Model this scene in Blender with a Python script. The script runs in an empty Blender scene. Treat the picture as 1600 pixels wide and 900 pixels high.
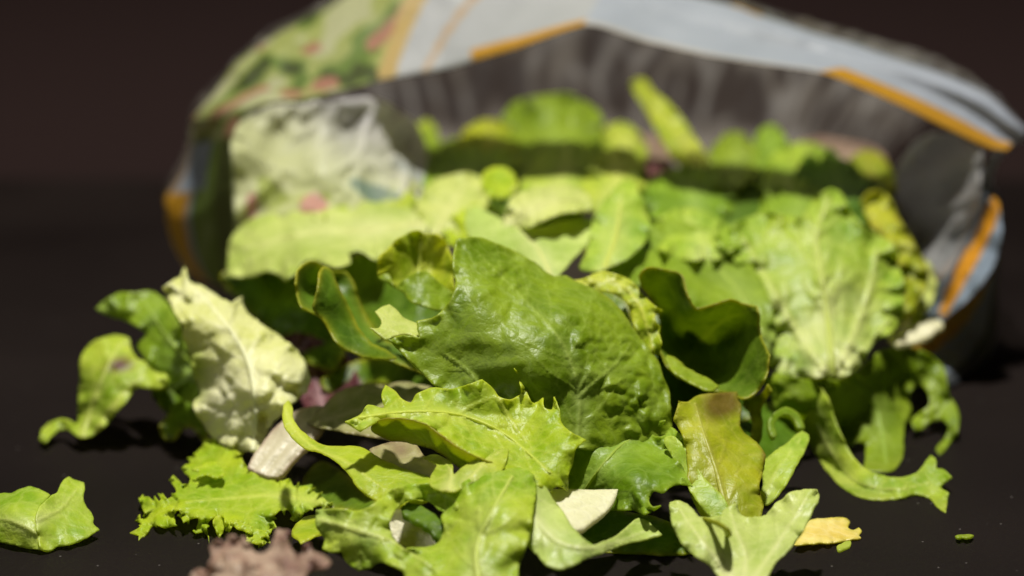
import bpy, math, random
import numpy as np
from mathutils import Vector, Matrix, noise
from mathutils.geometry import delaunay_2d_cdt

# ------------------------------------------------------------------ camera, light, exposure
scene = bpy.context.scene
COL = scene.collection
PITCH = math.radians(12.0)
CAM_H = 0.154                 # metres above the table
FPX = 85.0 / 36.0 * 1600.0    # focal length in photo pixels
FOCUS = 0.492
cam_d = bpy.data.cameras.new("camera")
cam_d.lens = 85.0
cam_d.sensor_width = 36.0
cam_d.clip_start = 0.02
cam_d.clip_end = 20.0
cam_d.dof.use_dof = True
cam_d.dof.focus_distance = FOCUS
cam_d.dof.aperture_fstop = 8.4
cam = bpy.data.objects.new("camera", cam_d)
COL.objects.link(cam)
cam.location = (0, 0, CAM_H)
cam.rotation_euler = (math.radians(90) - PITCH, 0, 0)
scene.camera = cam

world = bpy.data.worlds.new("World")
scene.world = world
world.use_nodes = True
world.node_tree.nodes["Background"].inputs[0].default_value = (0.62, 0.60, 0.62, 1)
world.node_tree.nodes["Background"].inputs[1].default_value = 0.006

def area_lamp(name, loc, target, size, power, color, spread=180):
    ld = bpy.data.lights.new(name, 'AREA')
    ld.shape = 'DISK'; ld.size = size; ld.energy = power; ld.color = color
    ld.spread = math.radians(spread)
    o = bpy.data.objects.new(name, ld)
    COL.objects.link(o)
    o.location = loc
    d = Vector(target) - Vector(loc)
    o.rotation_euler = d.to_track_quat('-Z', 'Y').to_euler()
    return o
area_lamp("key_lamp", (0.0, 0.63, 1.36), (0.0, 0.56, 0.02), 0.09, 36.5, (1.0, 0.965, 0.89))
area_lamp("fill_lamp", (-0.62, -0.10, 0.62), (0.0, 0.60, 0.03), 0.30, 1.7, (1.0, 0.97, 0.93))

vs = scene.view_settings
vs.view_transform = 'Standard'; vs.look = 'None'
vs.exposure = 0.0; vs.gamma = 1.0
vs.use_curve_mapping = False
scene.cycles.max_bounces = 10
scene.cycles.diffuse_bounces = 6
scene.cycles.glossy_bounces = 4
scene.cycles.transmission_bounces = 6
scene.cycles.sample_clamp_indirect = 4.0
scene.cycles.transparent_max_bounces = 16
scene.cycles.use_denoising = True

# ------------------------------------------------------------------ helpers
SA, CA = math.sin(PITCH), math.cos(PITCH)
def P(px, py, d):
    """point at forward distance d (cm) on the ray through photo pixel (px, py), in metres"""
    d = d * 0.01
    x = (px - 800.0) / FPX * d
    v = -(py - 450.0) / FPX * d
    return (x, d * CA + v * SA, CAM_H - d * SA + v * CA)

def G(py):
    """forward distance (cm) at which that pixel row meets the table"""
    return CAM_H * 100.0 / (SA + CA * (py - 450.0) / FPX)

def tag(o, label=None, cat=None, group=None, kind=None):
    if label: o['label'] = label
    if cat: o['category'] = cat
    if group: o['group'] = group
    if kind: o['kind'] = kind
    return o

def parse(s):
    out = []
    for t in s.split():
        c = t.endswith('*')
        v = t.rstrip('*').split(',')
        out.append([float(a) for a in v] + [1.0 if c else 0.0])
    return out

def smooth_loop(pts, step):
    """closed Catmull-Rom through pts, corners where flagged"""
    n = len(pts); out = []
    for i in range(n):
        p1 = np.array(pts[i][:2]); p2 = np.array(pts[(i+1) % n][:2])
        p0 = np.array(pts[i-1][:2]); p3 = np.array(pts[(i+2) % n][:2])
        c1, c2 = pts[i][-1] > 0, pts[(i+1) % n][-1] > 0
        L = np.linalg.norm(p2 - p1)
        if L < 1e-6: continue
        def tang(a, b, c):
            la = np.linalg.norm(b-a) + 1e-6; lc = np.linalg.norm(c-b) + 1e-6
            t = ((b-a)/la*lc + (c-b)/lc*la) / (la+lc)
            return t * L
        m1 = (p2-p1)*0.6 if c1 else tang(p0, p1, p2)*0.9
        m2 = (p2-p1)*0.6 if c2 else tang(p1, p2, p3)*0.9
        k = max(1, int(round(L/step)))
        for j in range(k):
            t = j/k
            h = (2*t**3-3*t**2+1)*p1 + (t**3-2*t**2+t)*m1 + (-2*t**3+3*t**2)*p2 + (t**3-t**2)*m2
            out.append(h)
    return np.array(out)

def polyline(pts, step=3.0):
    out = []
    for i in range(len(pts)-1):
        p0 = np.array(pts[max(i-1, 0)][:2]); p1 = np.array(pts[i][:2]); p2 = np.array(pts[i+1][:2]); p3 = np.array(pts[min(i+2, len(pts)-1)][:2])
        L = np.linalg.norm(p2-p1); k = max(1, int(L/step))
        for j in range(k):
            t = j/k
            out.append(0.5*((2*p1)+(-p0+p2)*t+(2*p0-5*p1+4*p2-p3)*t*t+(-p0+3*p1-3*p2+p3)*t**3))
    out.append(np.array(pts[-1][:2]))
    return np.array(out)

def inside(pts, poly):
    x, y = pts[:, 0], pts[:, 1]
    r = np.zeros(len(pts), bool)
    a = poly; b = np.roll(poly, -1, axis=0)
    for (x1, y1), (x2, y2) in zip(a, b):
        if y1 == y2: continue
        m = (y1 > y) != (y2 > y)
        r ^= m & (x < (x2-x1)*(y-y1)/(y2-y1)+x1)
    return r

def dist_to(pts, line):
    """distance to sample points of a line and the index of the nearest one"""
    best = np.full(len(pts), 1e9); idx = np.zeros(len(pts), int)
    for k in range(0, len(pts), 2000):
        d = np.linalg.norm(pts[k:k+2000, None, :]-line[None, :, :], axis=2)
        i = d.argmin(axis=1)
        idx[k:k+2000] = i; best[k:k+2000] = d[np.arange(len(i)), i]
    return best, idx

def tps(ctrl):
    c = np.array([q[:3] for q in ctrl], float)
    X = c[:, :2]/100.0; z = c[:, 2]; n = len(X)
    def U(r2): return 0.5*r2*np.log(r2+1e-9)
    r2 = ((X[:, None]-X[None])**2).sum(2)
    K = U(r2)+np.eye(n)*0.02
    Pm = np.hstack([np.ones((n, 1)), X])
    A = np.zeros((n+3, n+3)); A[:n, :n] = K; A[:n, n:] = Pm; A[n:, :n] = Pm.T
    sol = np.linalg.lstsq(A, np.concatenate([z, np.zeros(3)]), rcond=None)[0]
    def f(p):
        q = p/100.0
        r = ((q[:, None]-X[None])**2).sum(2)
        return U(r)@sol[:n]+sol[n]+q@sol[n+1:]
    return f

# ------------------------------------------------------------------ materials
def new_mat(name):
    m = bpy.data.materials.new(name); m.use_nodes = True
    nt = m.node_tree; nt.nodes.clear()
    return m, nt, nt.nodes, nt.links

def leaf_material(name, deep, pale, vein, edge, trans=0.5, tcol=None, rough=0.40, bump=0.45, mott=70.0, spot=None, spec=0.42):
    m, nt, N, L = new_mat(name)
    out = N.new('ShaderNodeOutputMaterial')
    tc = N.new('ShaderNodeTexCoord')
    oi = N.new('ShaderNodeObjectInfo')
    off = N.new('ShaderNodeVectorMath'); off.operation = 'ADD'
    L.new(tc.outputs['Object'], off.inputs[0])
    cmb = N.new('ShaderNodeCombineXYZ'); L.new(oi.outputs['Random'], cmb.inputs[0]); L.new(oi.outputs['Random'], cmb.inputs[1])
    L.new(cmb.outputs[0], off.inputs[1])
    n1 = N.new('ShaderNodeTexNoise'); n1.inputs['Scale'].default_value = mott; n1.inputs['Detail'].default_value = 5; n1.inputs['Roughness'].default_value = 0.6
    L.new(off.outputs[0], n1.inputs['Vector'])
    r1 = N.new('ShaderNodeValToRGB'); r1.color_ramp.elements[0].position = 0.36; r1.color_ramp.elements[1].position = 0.64
    r1.color_ramp.elements[0].color = (*deep, 1); r1.color_ramp.elements[1].color = (*pale, 1)
    L.new(n1.outputs['Fac'], r1.inputs[0])
    # net of fine veins
    n2 = N.new('ShaderNodeTexNoise'); n2.inputs['Scale'].default_value = 160; n2.inputs['Detail'].default_value = 2
    L.new(off.outputs[0], n2.inputs['Vector'])
    sc = N.new('ShaderNodeVectorMath'); sc.operation = 'SCALE'; sc.inputs['Scale'].default_value = 0.006
    L.new(n2.outputs['Color'], sc.inputs[0])
    ad = N.new('ShaderNodeVectorMath'); ad.operation = 'ADD'; L.new(off.outputs[0], ad.inputs[0]); L.new(sc.outputs[0], ad.inputs[1])
    v1 = N.new('ShaderNodeTexVoronoi'); v1.feature = 'DISTANCE_TO_EDGE'; v1.inputs['Scale'].default_value = 210
    L.new(ad.outputs[0], v1.inputs['Vector'])
    v2 = N.new('ShaderNodeTexVoronoi'); v2.feature = 'DISTANCE_TO_EDGE'; v2.inputs['Scale'].default_value = 620
    L.new(ad.outputs[0], v2.inputs['Vector'])
    m1 = N.new('ShaderNodeMapRange'); m1.inputs[1].default_value = 0.0; m1.inputs[2].default_value = 0.16; m1.inputs[3].default_value = 1; m1.inputs[4].default_value = 0
    L.new(v1.outputs['Distance'], m1.inputs[0])
    m2 = N.new('ShaderNodeMapRange'); m2.inputs[1].default_value = 0.0; m2.inputs[2].default_value = 0.14; m2.inputs[3].default_value = 1; m2.inputs[4].default_value = 0
    L.new(v2.outputs['Distance'], m2.inputs[0])
    f1 = N.new('ShaderNodeMath'); f1.operation = 'MULTIPLY'; f1.inputs[1].default_value = 0.26; L.new(m1.outputs[0], f1.inputs[0])
    f2 = N.new('ShaderNodeMath'); f2.operation = 'MULTIPLY_ADD'; f2.inputs[1].default_value = 0.10; L.new(m2.outputs[0], f2.inputs[0]); L.new(f1.outputs[0], f2.inputs[2])
    mx1 = N.new('ShaderNodeMixRGB'); L.new(f2.outputs[0], mx1.inputs[0]); L.new(r1.outputs[0], mx1.inputs[1]); mx1.inputs[2].default_value = (*vein, 1)
    av = N.new('ShaderNodeAttribute'); av.attribute_name = 'vein'
    fv = N.new('ShaderNodeMath'); fv.operation = 'MULTIPLY'; fv.inputs[1].default_value = 0.85; L.new(av.outputs['Fac'], fv.inputs[0])
    mx2 = N.new('ShaderNodeMixRGB'); L.new(fv.outputs[0], mx2.inputs[0]); L.new(mx1.outputs[0], mx2.inputs[1]); mx2.inputs[2].default_value = (*vein, 1)
    ae = N.new('ShaderNodeAttribute'); ae.attribute_name = 'margin'
    mx3 = N.new('ShaderNodeMixRGB'); L.new(ae.outputs['Fac'], mx3.inputs[0]); L.new(mx2.outputs[0], mx3.inputs[1]); mx3.inputs[2].default_value = (*edge, 1)
    asp = N.new('ShaderNodeAttribute'); asp.attribute_name = 'blotch'
    mx4 = N.new('ShaderNodeMixRGB'); L.new(asp.outputs['Fac'], mx4.inputs[0]); L.new(mx3.outputs[0], mx4.inputs[1]); mx4.inputs[2].default_value = (*(spot or (0.10, 0.02, 0.025)), 1)
    hs = N.new('ShaderNodeHueSaturation')
    mh = N.new('ShaderNodeMapRange'); mh.inputs[3].default_value = 0.487; mh.inputs[4].default_value = 0.512; L.new(oi.outputs['Random'], mh.inputs[0]); L.new(mh.outputs[0], hs.inputs['Hue'])
    L.new(mx4.outputs[0], hs.inputs['Color'])
    # relief
    n3 = N.new('ShaderNodeTexNoise'); n3.inputs['Scale'].default_value = 1500; n3.inputs['Detail'].default_value = 4; L.new(off.outputs[0], n3.inputs['Vector'])
    n4 = N.new('ShaderNodeTexNoise'); n4.inputs['Scale'].default_value = 330; n4.inputs['Detail'].default_value = 3; L.new(off.outputs[0], n4.inputs['Vector'])
    h1 = N.new('ShaderNodeMath'); h1.operation = 'MULTIPLY_ADD'; h1.inputs[1].default_value = -0.5; L.new(f2.outputs[0], h1.inputs[0]); L.new(n4.outputs['Fac'], h1.inputs[2])
    h2 = N.new('ShaderNodeMath'); h2.operation = 'MULTIPLY_ADD'; h2.inputs[1].default_value = 0.16; L.new(n3.outputs['Fac'], h2.inputs[0]); L.new(h1.outputs[0], h2.inputs[2])
    bp = N.new('ShaderNodeBump'); bp.inputs['Strength'].default_value = bump; bp.inputs['Distance'].default_value = 0.0008
    L.new(h2.outputs[0], bp.inputs['Height'])
    rr = N.new('ShaderNodeMapRange'); rr.inputs[3].default_value = rough-0.08; rr.inputs[4].default_value = rough+0.14; L.new(n4.outputs['Fac'], rr.inputs[0])
    pb = N.new('ShaderNodeBsdfPrincipled')
    L.new(hs.outputs[0], pb.inputs['Base Color']); L.new(rr.outputs[0], pb.inputs['Roughness']); L.new(bp.outputs[0], pb.inputs['Normal'])
    pb.inputs['Specular IOR Level'].default_value = spec
    tr = N.new('ShaderNodeBsdfTranslucent')
    tm = N.new('ShaderNodeMixRGB'); tm.blend_type = 'MULTIPLY'; tm.inputs[0].default_value = 1.0
    gm = N.new('ShaderNodeGamma'); gm.inputs[1].default_value = 0.50; L.new(hs.outputs[0], gm.inputs[0])
    L.new(gm.outputs[0], tm.inputs[1]); tm.inputs[2].default_value = (*(tcol or (1.0, 1.0, 0.35)), 1)
    L.new(tm.outputs[0], tr.inputs['Color']); L.new(bp.outputs[0], tr.inputs['Normal'])
    ms = N.new('ShaderNodeMixShader'); ms.inputs[0].default_value = trans
    L.new(pb.outputs[0], ms.inputs[1]); L.new(tr.outputs[0], ms.inputs[2]); L.new(ms.outputs[0], out.inputs[0])
    return m

PALE = (0.66, 0.70, 0.34)
M = {
 'green':  leaf_material('green_lettuce', (0.155,0.265,0.004), (0.31,0.44,0.020), (0.40,0.53,0.09), (0.42,0.48,0.05), spot=(0.38,0.50,0.12), tcol=(0.95,1,.3)),
 'yellow': leaf_material('yellow_green_lettuce', (0.30,0.44,0.006), (0.55,0.62,0.022), (0.70,0.73,0.14), (0.66,0.66,0.06), trans=0.55, spot=(0.68,0.72,0.16)),
 'light':  leaf_material('light_lettuce', (0.25,0.41,0.010), (0.50,0.61,0.05), (0.64,0.70,0.18), (0.54,0.62,0.10), spot=(0.66,0.72,0.28)),
 'fan':    leaf_material('pale_ribbed_lettuce', (0.22,0.38,0.010), (0.46,0.59,0.05), (0.60,0.68,0.20), (0.46,0.58,0.08), spot=(0.78,0.80,0.46)),
 'lightred': leaf_material('light_lettuce_with_red', (0.25,0.41,0.010), (0.50,0.61,0.05), (0.64,0.70,0.18), (0.54,0.62,0.10), spot=(0.11,0.02,0.025)),
 'pale':   leaf_material('pale_lettuce', (0.38,0.49,0.08), (0.58,0.65,0.19), (0.70,0.73,0.32), (0.54,0.60,0.15), trans=0.45, tcol=(1,1,.5), spot=(0.68,0.70,0.36)),
 'cream':  leaf_material('cream_lettuce_heart', (0.66,0.70,0.24), (0.88,0.88,0.60), (0.88,0.87,0.64), (0.62,0.66,0.20), trans=0.5, tcol=(1,1,.7), spot=(0.42,0.52,0.08), mott=30),
 'stalk':  leaf_material('white_stalk', (0.66,0.64,0.38), (0.86,0.83,0.62), (0.88,0.85,0.68), (0.66,0.62,0.36), trans=0.35, tcol=(1,1,.8), mott=60, bump=0.7, rough=0.3),
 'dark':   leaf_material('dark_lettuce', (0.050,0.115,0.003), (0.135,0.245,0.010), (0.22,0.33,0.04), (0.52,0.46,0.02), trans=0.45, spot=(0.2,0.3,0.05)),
 'olive':  leaf_material('olive_lettuce', (0.25,0.35,0.006), (0.47,0.52,0.02), (0.54,0.54,0.10), (0.26,0.15,0.02), trans=0.5, spot=(0.13,0.050,0.016)),
 'brown':  leaf_material('brownish_lettuce', (0.22,0.24,0.07), (0.42,0.40,0.18), (0.50,0.46,0.26), (0.28,0.18,0.11), trans=0.35, tcol=(1,.9,.6), spot=(0.2,0.11,0.08)),
 'stalkpink': leaf_material('pinkish_stalk', (0.42,0.36,0.22), (0.64,0.58,0.40), (0.68,0.62,0.46), (0.46,0.30,0.26), trans=0.3, tcol=(1,.9,.7), mott=40),
 'red':    leaf_material('radicchio', (0.050,0.007,0.010), (0.11,0.018,0.024), (0.40,0.25,0.26), (0.10,0.015,0.02), trans=0.3, tcol=(1,.5,.5), spot=(0.34,0.20,0.20)),
 'pinkish':leaf_material('red_oak_leaf', (0.17,0.075,0.065), (0.52,0.40,0.30), (0.60,0.50,0.34), (0.42,0.24,0.19), trans=0.4, tcol=(1,.8,.6), mott=90, spot=(0.35,0.3,0.1)),
 'gold':   leaf_material('yellow_leaf_scrap', (0.66,0.52,0.09), (0.84,0.74,0.28), (0.88,0.80,0.45), (0.56,0.52,0.05), trans=0.35),
}

# ------------------------------------------------------------------ leaf builder
def hash01(s):
    h = 2166136261
    for ch in s: h = ((h ^ ord(ch))*16777619) & 0xffffffff
    return (h % 100003)/100003.0

def sheet(patch, step, seed, opt):
    """one traced patch of a leaf -> verts (world), tris, attributes. The leaf's own distance comes from its control points."""
    pts = parse(patch['o'])
    ctrl = parse(patch['d'])
    loop = smooth_loop(pts, step)
    serr = patch.get('serr', opt.get('serr', 0.8))
    n = len(loop)
    nxt = np.roll(loop, -1, 0)-np.roll(loop, 1, 0)
    nrm = np.stack([nxt[:, 1], -nxt[:, 0]], 1); nrm /= (np.linalg.norm(nrm, axis=1)[:, None]+1e-6)
    jit = np.array([noise.noise(Vector((p[0]*0.11+seed*37, p[1]*0.11, seed*11)))*1.4 + noise.noise(Vector((p[0]*0.3, p[1]*0.3+seed*17, 5)))*0.6 for p in loop])
    loop = loop+nrm*(jit*serr)[:, None]
    teeth = patch.get('teeth', opt.get('teeth'))
    if teeth:
        ctr = np.roll(loop, -1, 0); area = 0.5*np.sum(loop[:, 0]*ctr[:, 1]-ctr[:, 0]*loop[:, 1]); sg = 1 if area > 0 else -1
        rt = random.Random(int(seed*9e5)); sp, hh = teeth; pos = rt.uniform(0, sp)
        segl = np.linalg.norm(ctr-loop, axis=1); ar = np.cumsum(segl); tot = ar[-1]
        extra = []
        while pos < tot-3:
            i = int(np.searchsorted(ar, pos)); h = hh*rt.uniform(0.35, 1.1); lean = rt.uniform(-0.8, 0.8)
            extra.append((i, h, lean)); pos += sp*rt.uniform(0.5, 1.6)
        tip = {}
        for i, h, lean in extra:
            if teeth and 'tz' in patch and not any(a <= loop[i][0] <= b and c <= loop[i][1] <= d for a, b, c, d in patch['tz']): continue
            t_ = np.array([-nrm[i][1], nrm[i][0]])
            tip[i] = loop[i]+nrm[i]*h*sg+t_*h*lean*0.6
        for i, q in tip.items():
            loop[i] = q
    lo = loop.min(0)-step; hi = loop.max(0)+step
    gx = np.arange(lo[0], hi[0], step); gy = np.arange(lo[1], hi[1], step*0.866)
    g = []
    for j, yy in enumerate(gy):
        for xx in gx: g.append((xx+(step*0.5 if j % 2 else 0), yy))
    g = np.array(g)
    g = g[inside(g, loop)]
    if len(g):
        d0, _ = dist_to(g, loop)
        g = g[d0 > step*0.55]
    allp = np.vstack([loop, g]) if len(g) else loop
    res = delaunay_2d_cdt([Vector((a, b)) for a, b in allp], [], [list(range(n))], 1, 1e-4)
    vv = np.array([[v.x, v.y] for v in res[0]])
    F = [list(f) for f in res[2]]
    dist, idx = dist_to(vv, loop)
    seg = np.linalg.norm(np.roll(loop, -1, 0)-loop, axis=1); arc = np.concatenate([[0], np.cumsum(seg)[:-1]])
    f = tps(ctrl)
    D = f(vv)
    back_row = min(1.0, max(0.0, (np.mean([c[2] for c in ctrl])-56.5)/3.0))*opt.get('lively', 0.75)
    # ruffled margin
    ra, rl, rw = patch.get('ruf', opt.get('ruf', (0.10, 42.0, 16.0)))
    ra *= 1+1.1*back_row; rw *= 1+0.5*back_row
    ph = arc[idx]/rl*2*math.pi+seed*20
    nz = np.array([noise.noise(Vector((p[0]*0.02+seed*9, p[1]*0.02, 3.3))) for p in vv])
    D = D+ra*np.sin(ph+nz*4)*np.exp(-dist/rw)
    # blistered blade between the veins
    ba, bs = patch.get('bl', opt.get('bl', (0.08, 24.0)))
    ba *= 1+1.3*back_row
    if ba > 0:
        bl = np.zeros(len(vv))
        for i, p in enumerate(vv):
            q = Vector((p[0]/bs+seed*13+nz[i]*0.8, p[1]/bs*1.15, seed*7))
            d1 = noise.voronoi(q)[0]
            e_ = min(1.0, (d1[1]-d1[0])*1.3); e_ = e_*e_*(3-2*e_)
            q2 = Vector((p[0]/bs*2.1-seed*5, p[1]/bs*2.3, seed*3+4)); d2 = noise.voronoi(q2)[0]
            patchy = 0.35+0.9*min(1, max(0, 0.5+1.3*noise.noise(Vector((p[0]*0.013+seed*3, p[1]*0.013, 8.8)))))
            if 'bm' in patch: patchy = 0.05+1.3*max(math.exp(-((p[0]-a)/c)**2-((p[1]-b)/d)**2) for a, b, c, d in patch['bm'])
            bl[i] = (e_*patchy + 0.28*min(1.0, (d2[1]-d2[0])*1.5)*patchy + 0.45*noise.noise(q*1.1))
        D = D-0.62*ba*(bl-0.4)*np.clip(dist/10, 0.25, 1)
    # broad undulation
    wa = opt.get('wave', 0.32)*(1+1.6*back_row)
    D = D+wa*np.array([noise.noise(Vector((p[0]*0.011+seed*5, p[1]*0.014, seed*3)))+0.55*back_row*noise.noise(Vector((p[0]*0.028+seed*8, p[1]*0.03, seed*2))) for p in vv])
    # veins
    vein = np.zeros(len(vv)); halo = np.zeros(len(vv))
    for r in patch.get('ribs', []):
        rp = parse(r['p']); line = polyline(rp, 2.0)
        dd, ii = dist_to(vv, line)
        t = ii/max(1, len(line)-1)
        w = r.get('w', 5.0)*(1-0.7*t)
        vein = np.maximum(vein, np.exp(-(dd/w)**2))
        halo = np.maximum(halo, 0.75*np.exp(-(dd/(r.get('w', 5.0)*4.2))**2)*np.clip(1-1.15*t, 0, 1))
        nb = r.get('n', 0)
        L_ = np.linalg.norm(line[-1]-line[0])
        for k in range(nb):
            t0 = (k+0.7)/(nb+0.6); i0 = int(t0*(len(line)-2)); p0 = line[i0]
            tn = line[min(i0+3, len(line)-1)]-line[max(i0-3, 0)]; tn = tn/(np.linalg.norm(tn)+1e-6)
            for s in (-1, 1):
                rnd = random.Random(int(seed*1e5)+k*7+s)
                ang = s*math.radians(rnd.uniform(38, 58)); ln = L_*r.get('bl', 0.55)*(1-0.45*t0)*rnd.uniform(0.8, 1.1)
                q = p0.copy(); dr = np.array([tn[0]*math.cos(ang)-tn[1]*math.sin(ang), tn[0]*math.sin(ang)+tn[1]*math.cos(ang)])
                pl = [q.copy()]
                for _ in range(14):
                    c, sn = math.cos(-s*0.05), math.sin(-s*0.05)
                    dr = np.array([dr[0]*c-dr[1]*sn, dr[0]*sn+dr[1]*c]); q = q+dr*ln/14; pl.append(q.copy())
                pl = polyline([list(a) for a in pl], 2.0)
                d2, i2 = dist_to(vv, pl)
                w2 = r.get('w', 5.0)*0.42*(1-0.6*i2/len(pl))
                vein = np.maximum(vein, 0.7*np.exp(-(d2/np.maximum(w2, 1.2))**2)*(1-0.6*i2/len(pl)))
    D = D-patch.get('ridge', opt.get('ridge', 0.05))*vein
    ew = patch.get('edge', opt.get('edge', (0.5, 4.0)))
    marg = ew[0]*np.exp(-dist/ew[1])*(0.7+0.6*np.abs(nz)*2)
    blo = halo*(0.8+nz) if opt.get('halo') else np.zeros(len(vv))
    for b in patch.get('blot', []):
        dd = np.hypot((vv[:, 0]-b[0])/b[2], (vv[:, 1]-b[1])/b[3])
        blo = np.maximum(blo, np.clip(1.25-dd+nz*0.9, 0, 1)*b[4])
    lim = np.array([G(y) for y in vv[:, 1]])-0.035
    D = np.minimum(D, lim)
    W = np.array([P(a, b, c) for (a, b), c in zip(vv, D)])
    # triangles face the camera
    out = []
    for t in F:
        a, b, c = (vv[t[0]], vv[t[1]], vv[t[2]])
        cr = (b[0]-a[0])*(c[1]-a[1])-(b[1]-a[1])*(c[0]-a[0])
        out.append(t if cr < 0 else t[::-1])
    return W, out, vein, np.clip(marg, 0, 1), blo, (vv, D)

def mesh_object(name, V, F, mats, parent=None, origin=None, smooth=True):
    me = bpy.data.meshes.new(name)
    V = np.asarray(V, float)
    o0 = np.array(origin if origin is not None else (0, 0, 0))
    me.from_pydata([tuple(v) for v in V-o0], [], F)
    for m in (mats if isinstance(mats, (list, tuple)) else [mats]): me.materials.append(m)
    if smooth: me.polygons.foreach_set('use_smooth', [True]*len(me.polygons))
    me.update()
    o = bpy.data.objects.new(name, me); COL.objects.link(o)
    o.location = tuple(o0)
    if parent is not None:
        o.parent = parent; o.location = tuple(o0-np.array(parent.location))
    return o

def attr(me, name, vals):
    a = me.attributes.new(name, 'FLOAT', 'POINT'); a.data.foreach_set('value', np.asarray(vals, np.float32))

def leaf(name, mat, label, patches, cat='lettuce leaf', step=4.5, thick=0.00028, group='lettuce leaves spilled from the bag', **opt):
    seed = hash01(label)
    opt['halo'] = mat in ('green', 'yellow', 'light', 'pale', 'dark', 'fan')
    V, F, A, B, C_ = [], [], [], [], []
    k = 0; mi = []
    funcs = []
    for p in patches:
        W, T, ve, mg, bo, f = sheet(p, step, seed+0.01*len(funcs), opt)
        funcs.append(f)
        V.append(W); F += [[i+k for i in t] for t in T]; k += len(W)
        mi += [p.get('m', 0)]*len(T)
        A.append(ve); B.append(mg); C_.append(bo)
    V = np.vstack(V)
    org = V[V[:, 2].argmin()]
    mats = [M[mat]]+[M[x] for x in opt.get('mats', [])]
    o = mesh_object(name, V, F, mats, origin=org)
    o.data.polygons.foreach_set('material_index', mi)
    attr(o.data, 'vein', np.concatenate(A)); attr(o.data, 'margin', np.concatenate(B)); attr(o.data, 'blotch', np.concatenate(C_))
    s = o.modifiers.new('thickness', 'SOLIDIFY'); s.thickness = thick; s.offset = 0
    tag(o, label, cat, group)
    mids = list(opt.get('midrib', []))
    if not mids:
        for k_, p in enumerate(patches):
            if p.get('ribs') and p['ribs'][0].get('w', 5) >= 5 and not p.get('m'):
                mids.append(dict(p=p['ribs'][0]['p'], w=p['ribs'][0]['w']*0.0085, k=k_, m=mat)); break
    for r in mids:                         # a raised rib of its own, lying on the blade
        line = polyline(parse(r['p']), 4.0); v_, D_ = funcs[r.get('k', 0)]
        keep = inside(line, smooth_loop(parse(patches[r.get('k', 0)]['o']), 4.0)); line = line[keep]
        if len(line) < 6: continue
        _, ii = dist_to(line, v_); dd = D_[ii]; n = len(line); w0 = r.get('w', 0.14)
        ker = np.array([1, 2, 3, 2, 1])/9.0; dd = np.convolve(np.pad(dd, 2, mode='edge'), ker, 'valid')
        VV, FF = [], []
        C3 = np.array([P(a, b, min(c-0.012, G(b)-0.06)) for (a, b), c in zip(line, dd)])
        for i in range(n):
            tg = C3[min(i+1, n-1)]-C3[max(i-1, 0)]; tg /= np.linalg.norm(tg)+1e-9
            sd = np.cross(tg, np.array([0, -CA, SA])); sd /= np.linalg.norm(sd)+1e-9; up = np.cross(sd, tg)
            w = w0*0.01*(1-0.8*i/(n-1))+0.0001
            for a in range(8):
                t = a/8*2*math.pi
                VV.append(C3[i]+sd*math.cos(t)*w+up*math.sin(t)*w*0.55)
        for i in range(n-1):
            for a in range(8): FF.append([i*8+a, i*8+(a+1) % 8, (i+1)*8+(a+1) % 8, (i+1)*8+a])
        FF.append(list(range(8))[::-1]); FF.append([(n-1)*8+a for a in range(8)])
        mo = mesh_object('midrib', VV, FF, M[r.get('m', 'pale')], parent=o, origin=org)
        attr(mo.data, 'vein', [1.0]*len(VV)); attr(mo.data, 'margin', [0]*len(VV)); attr(mo.data, 'blotch', [0]*len(VV))
    return o

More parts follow.
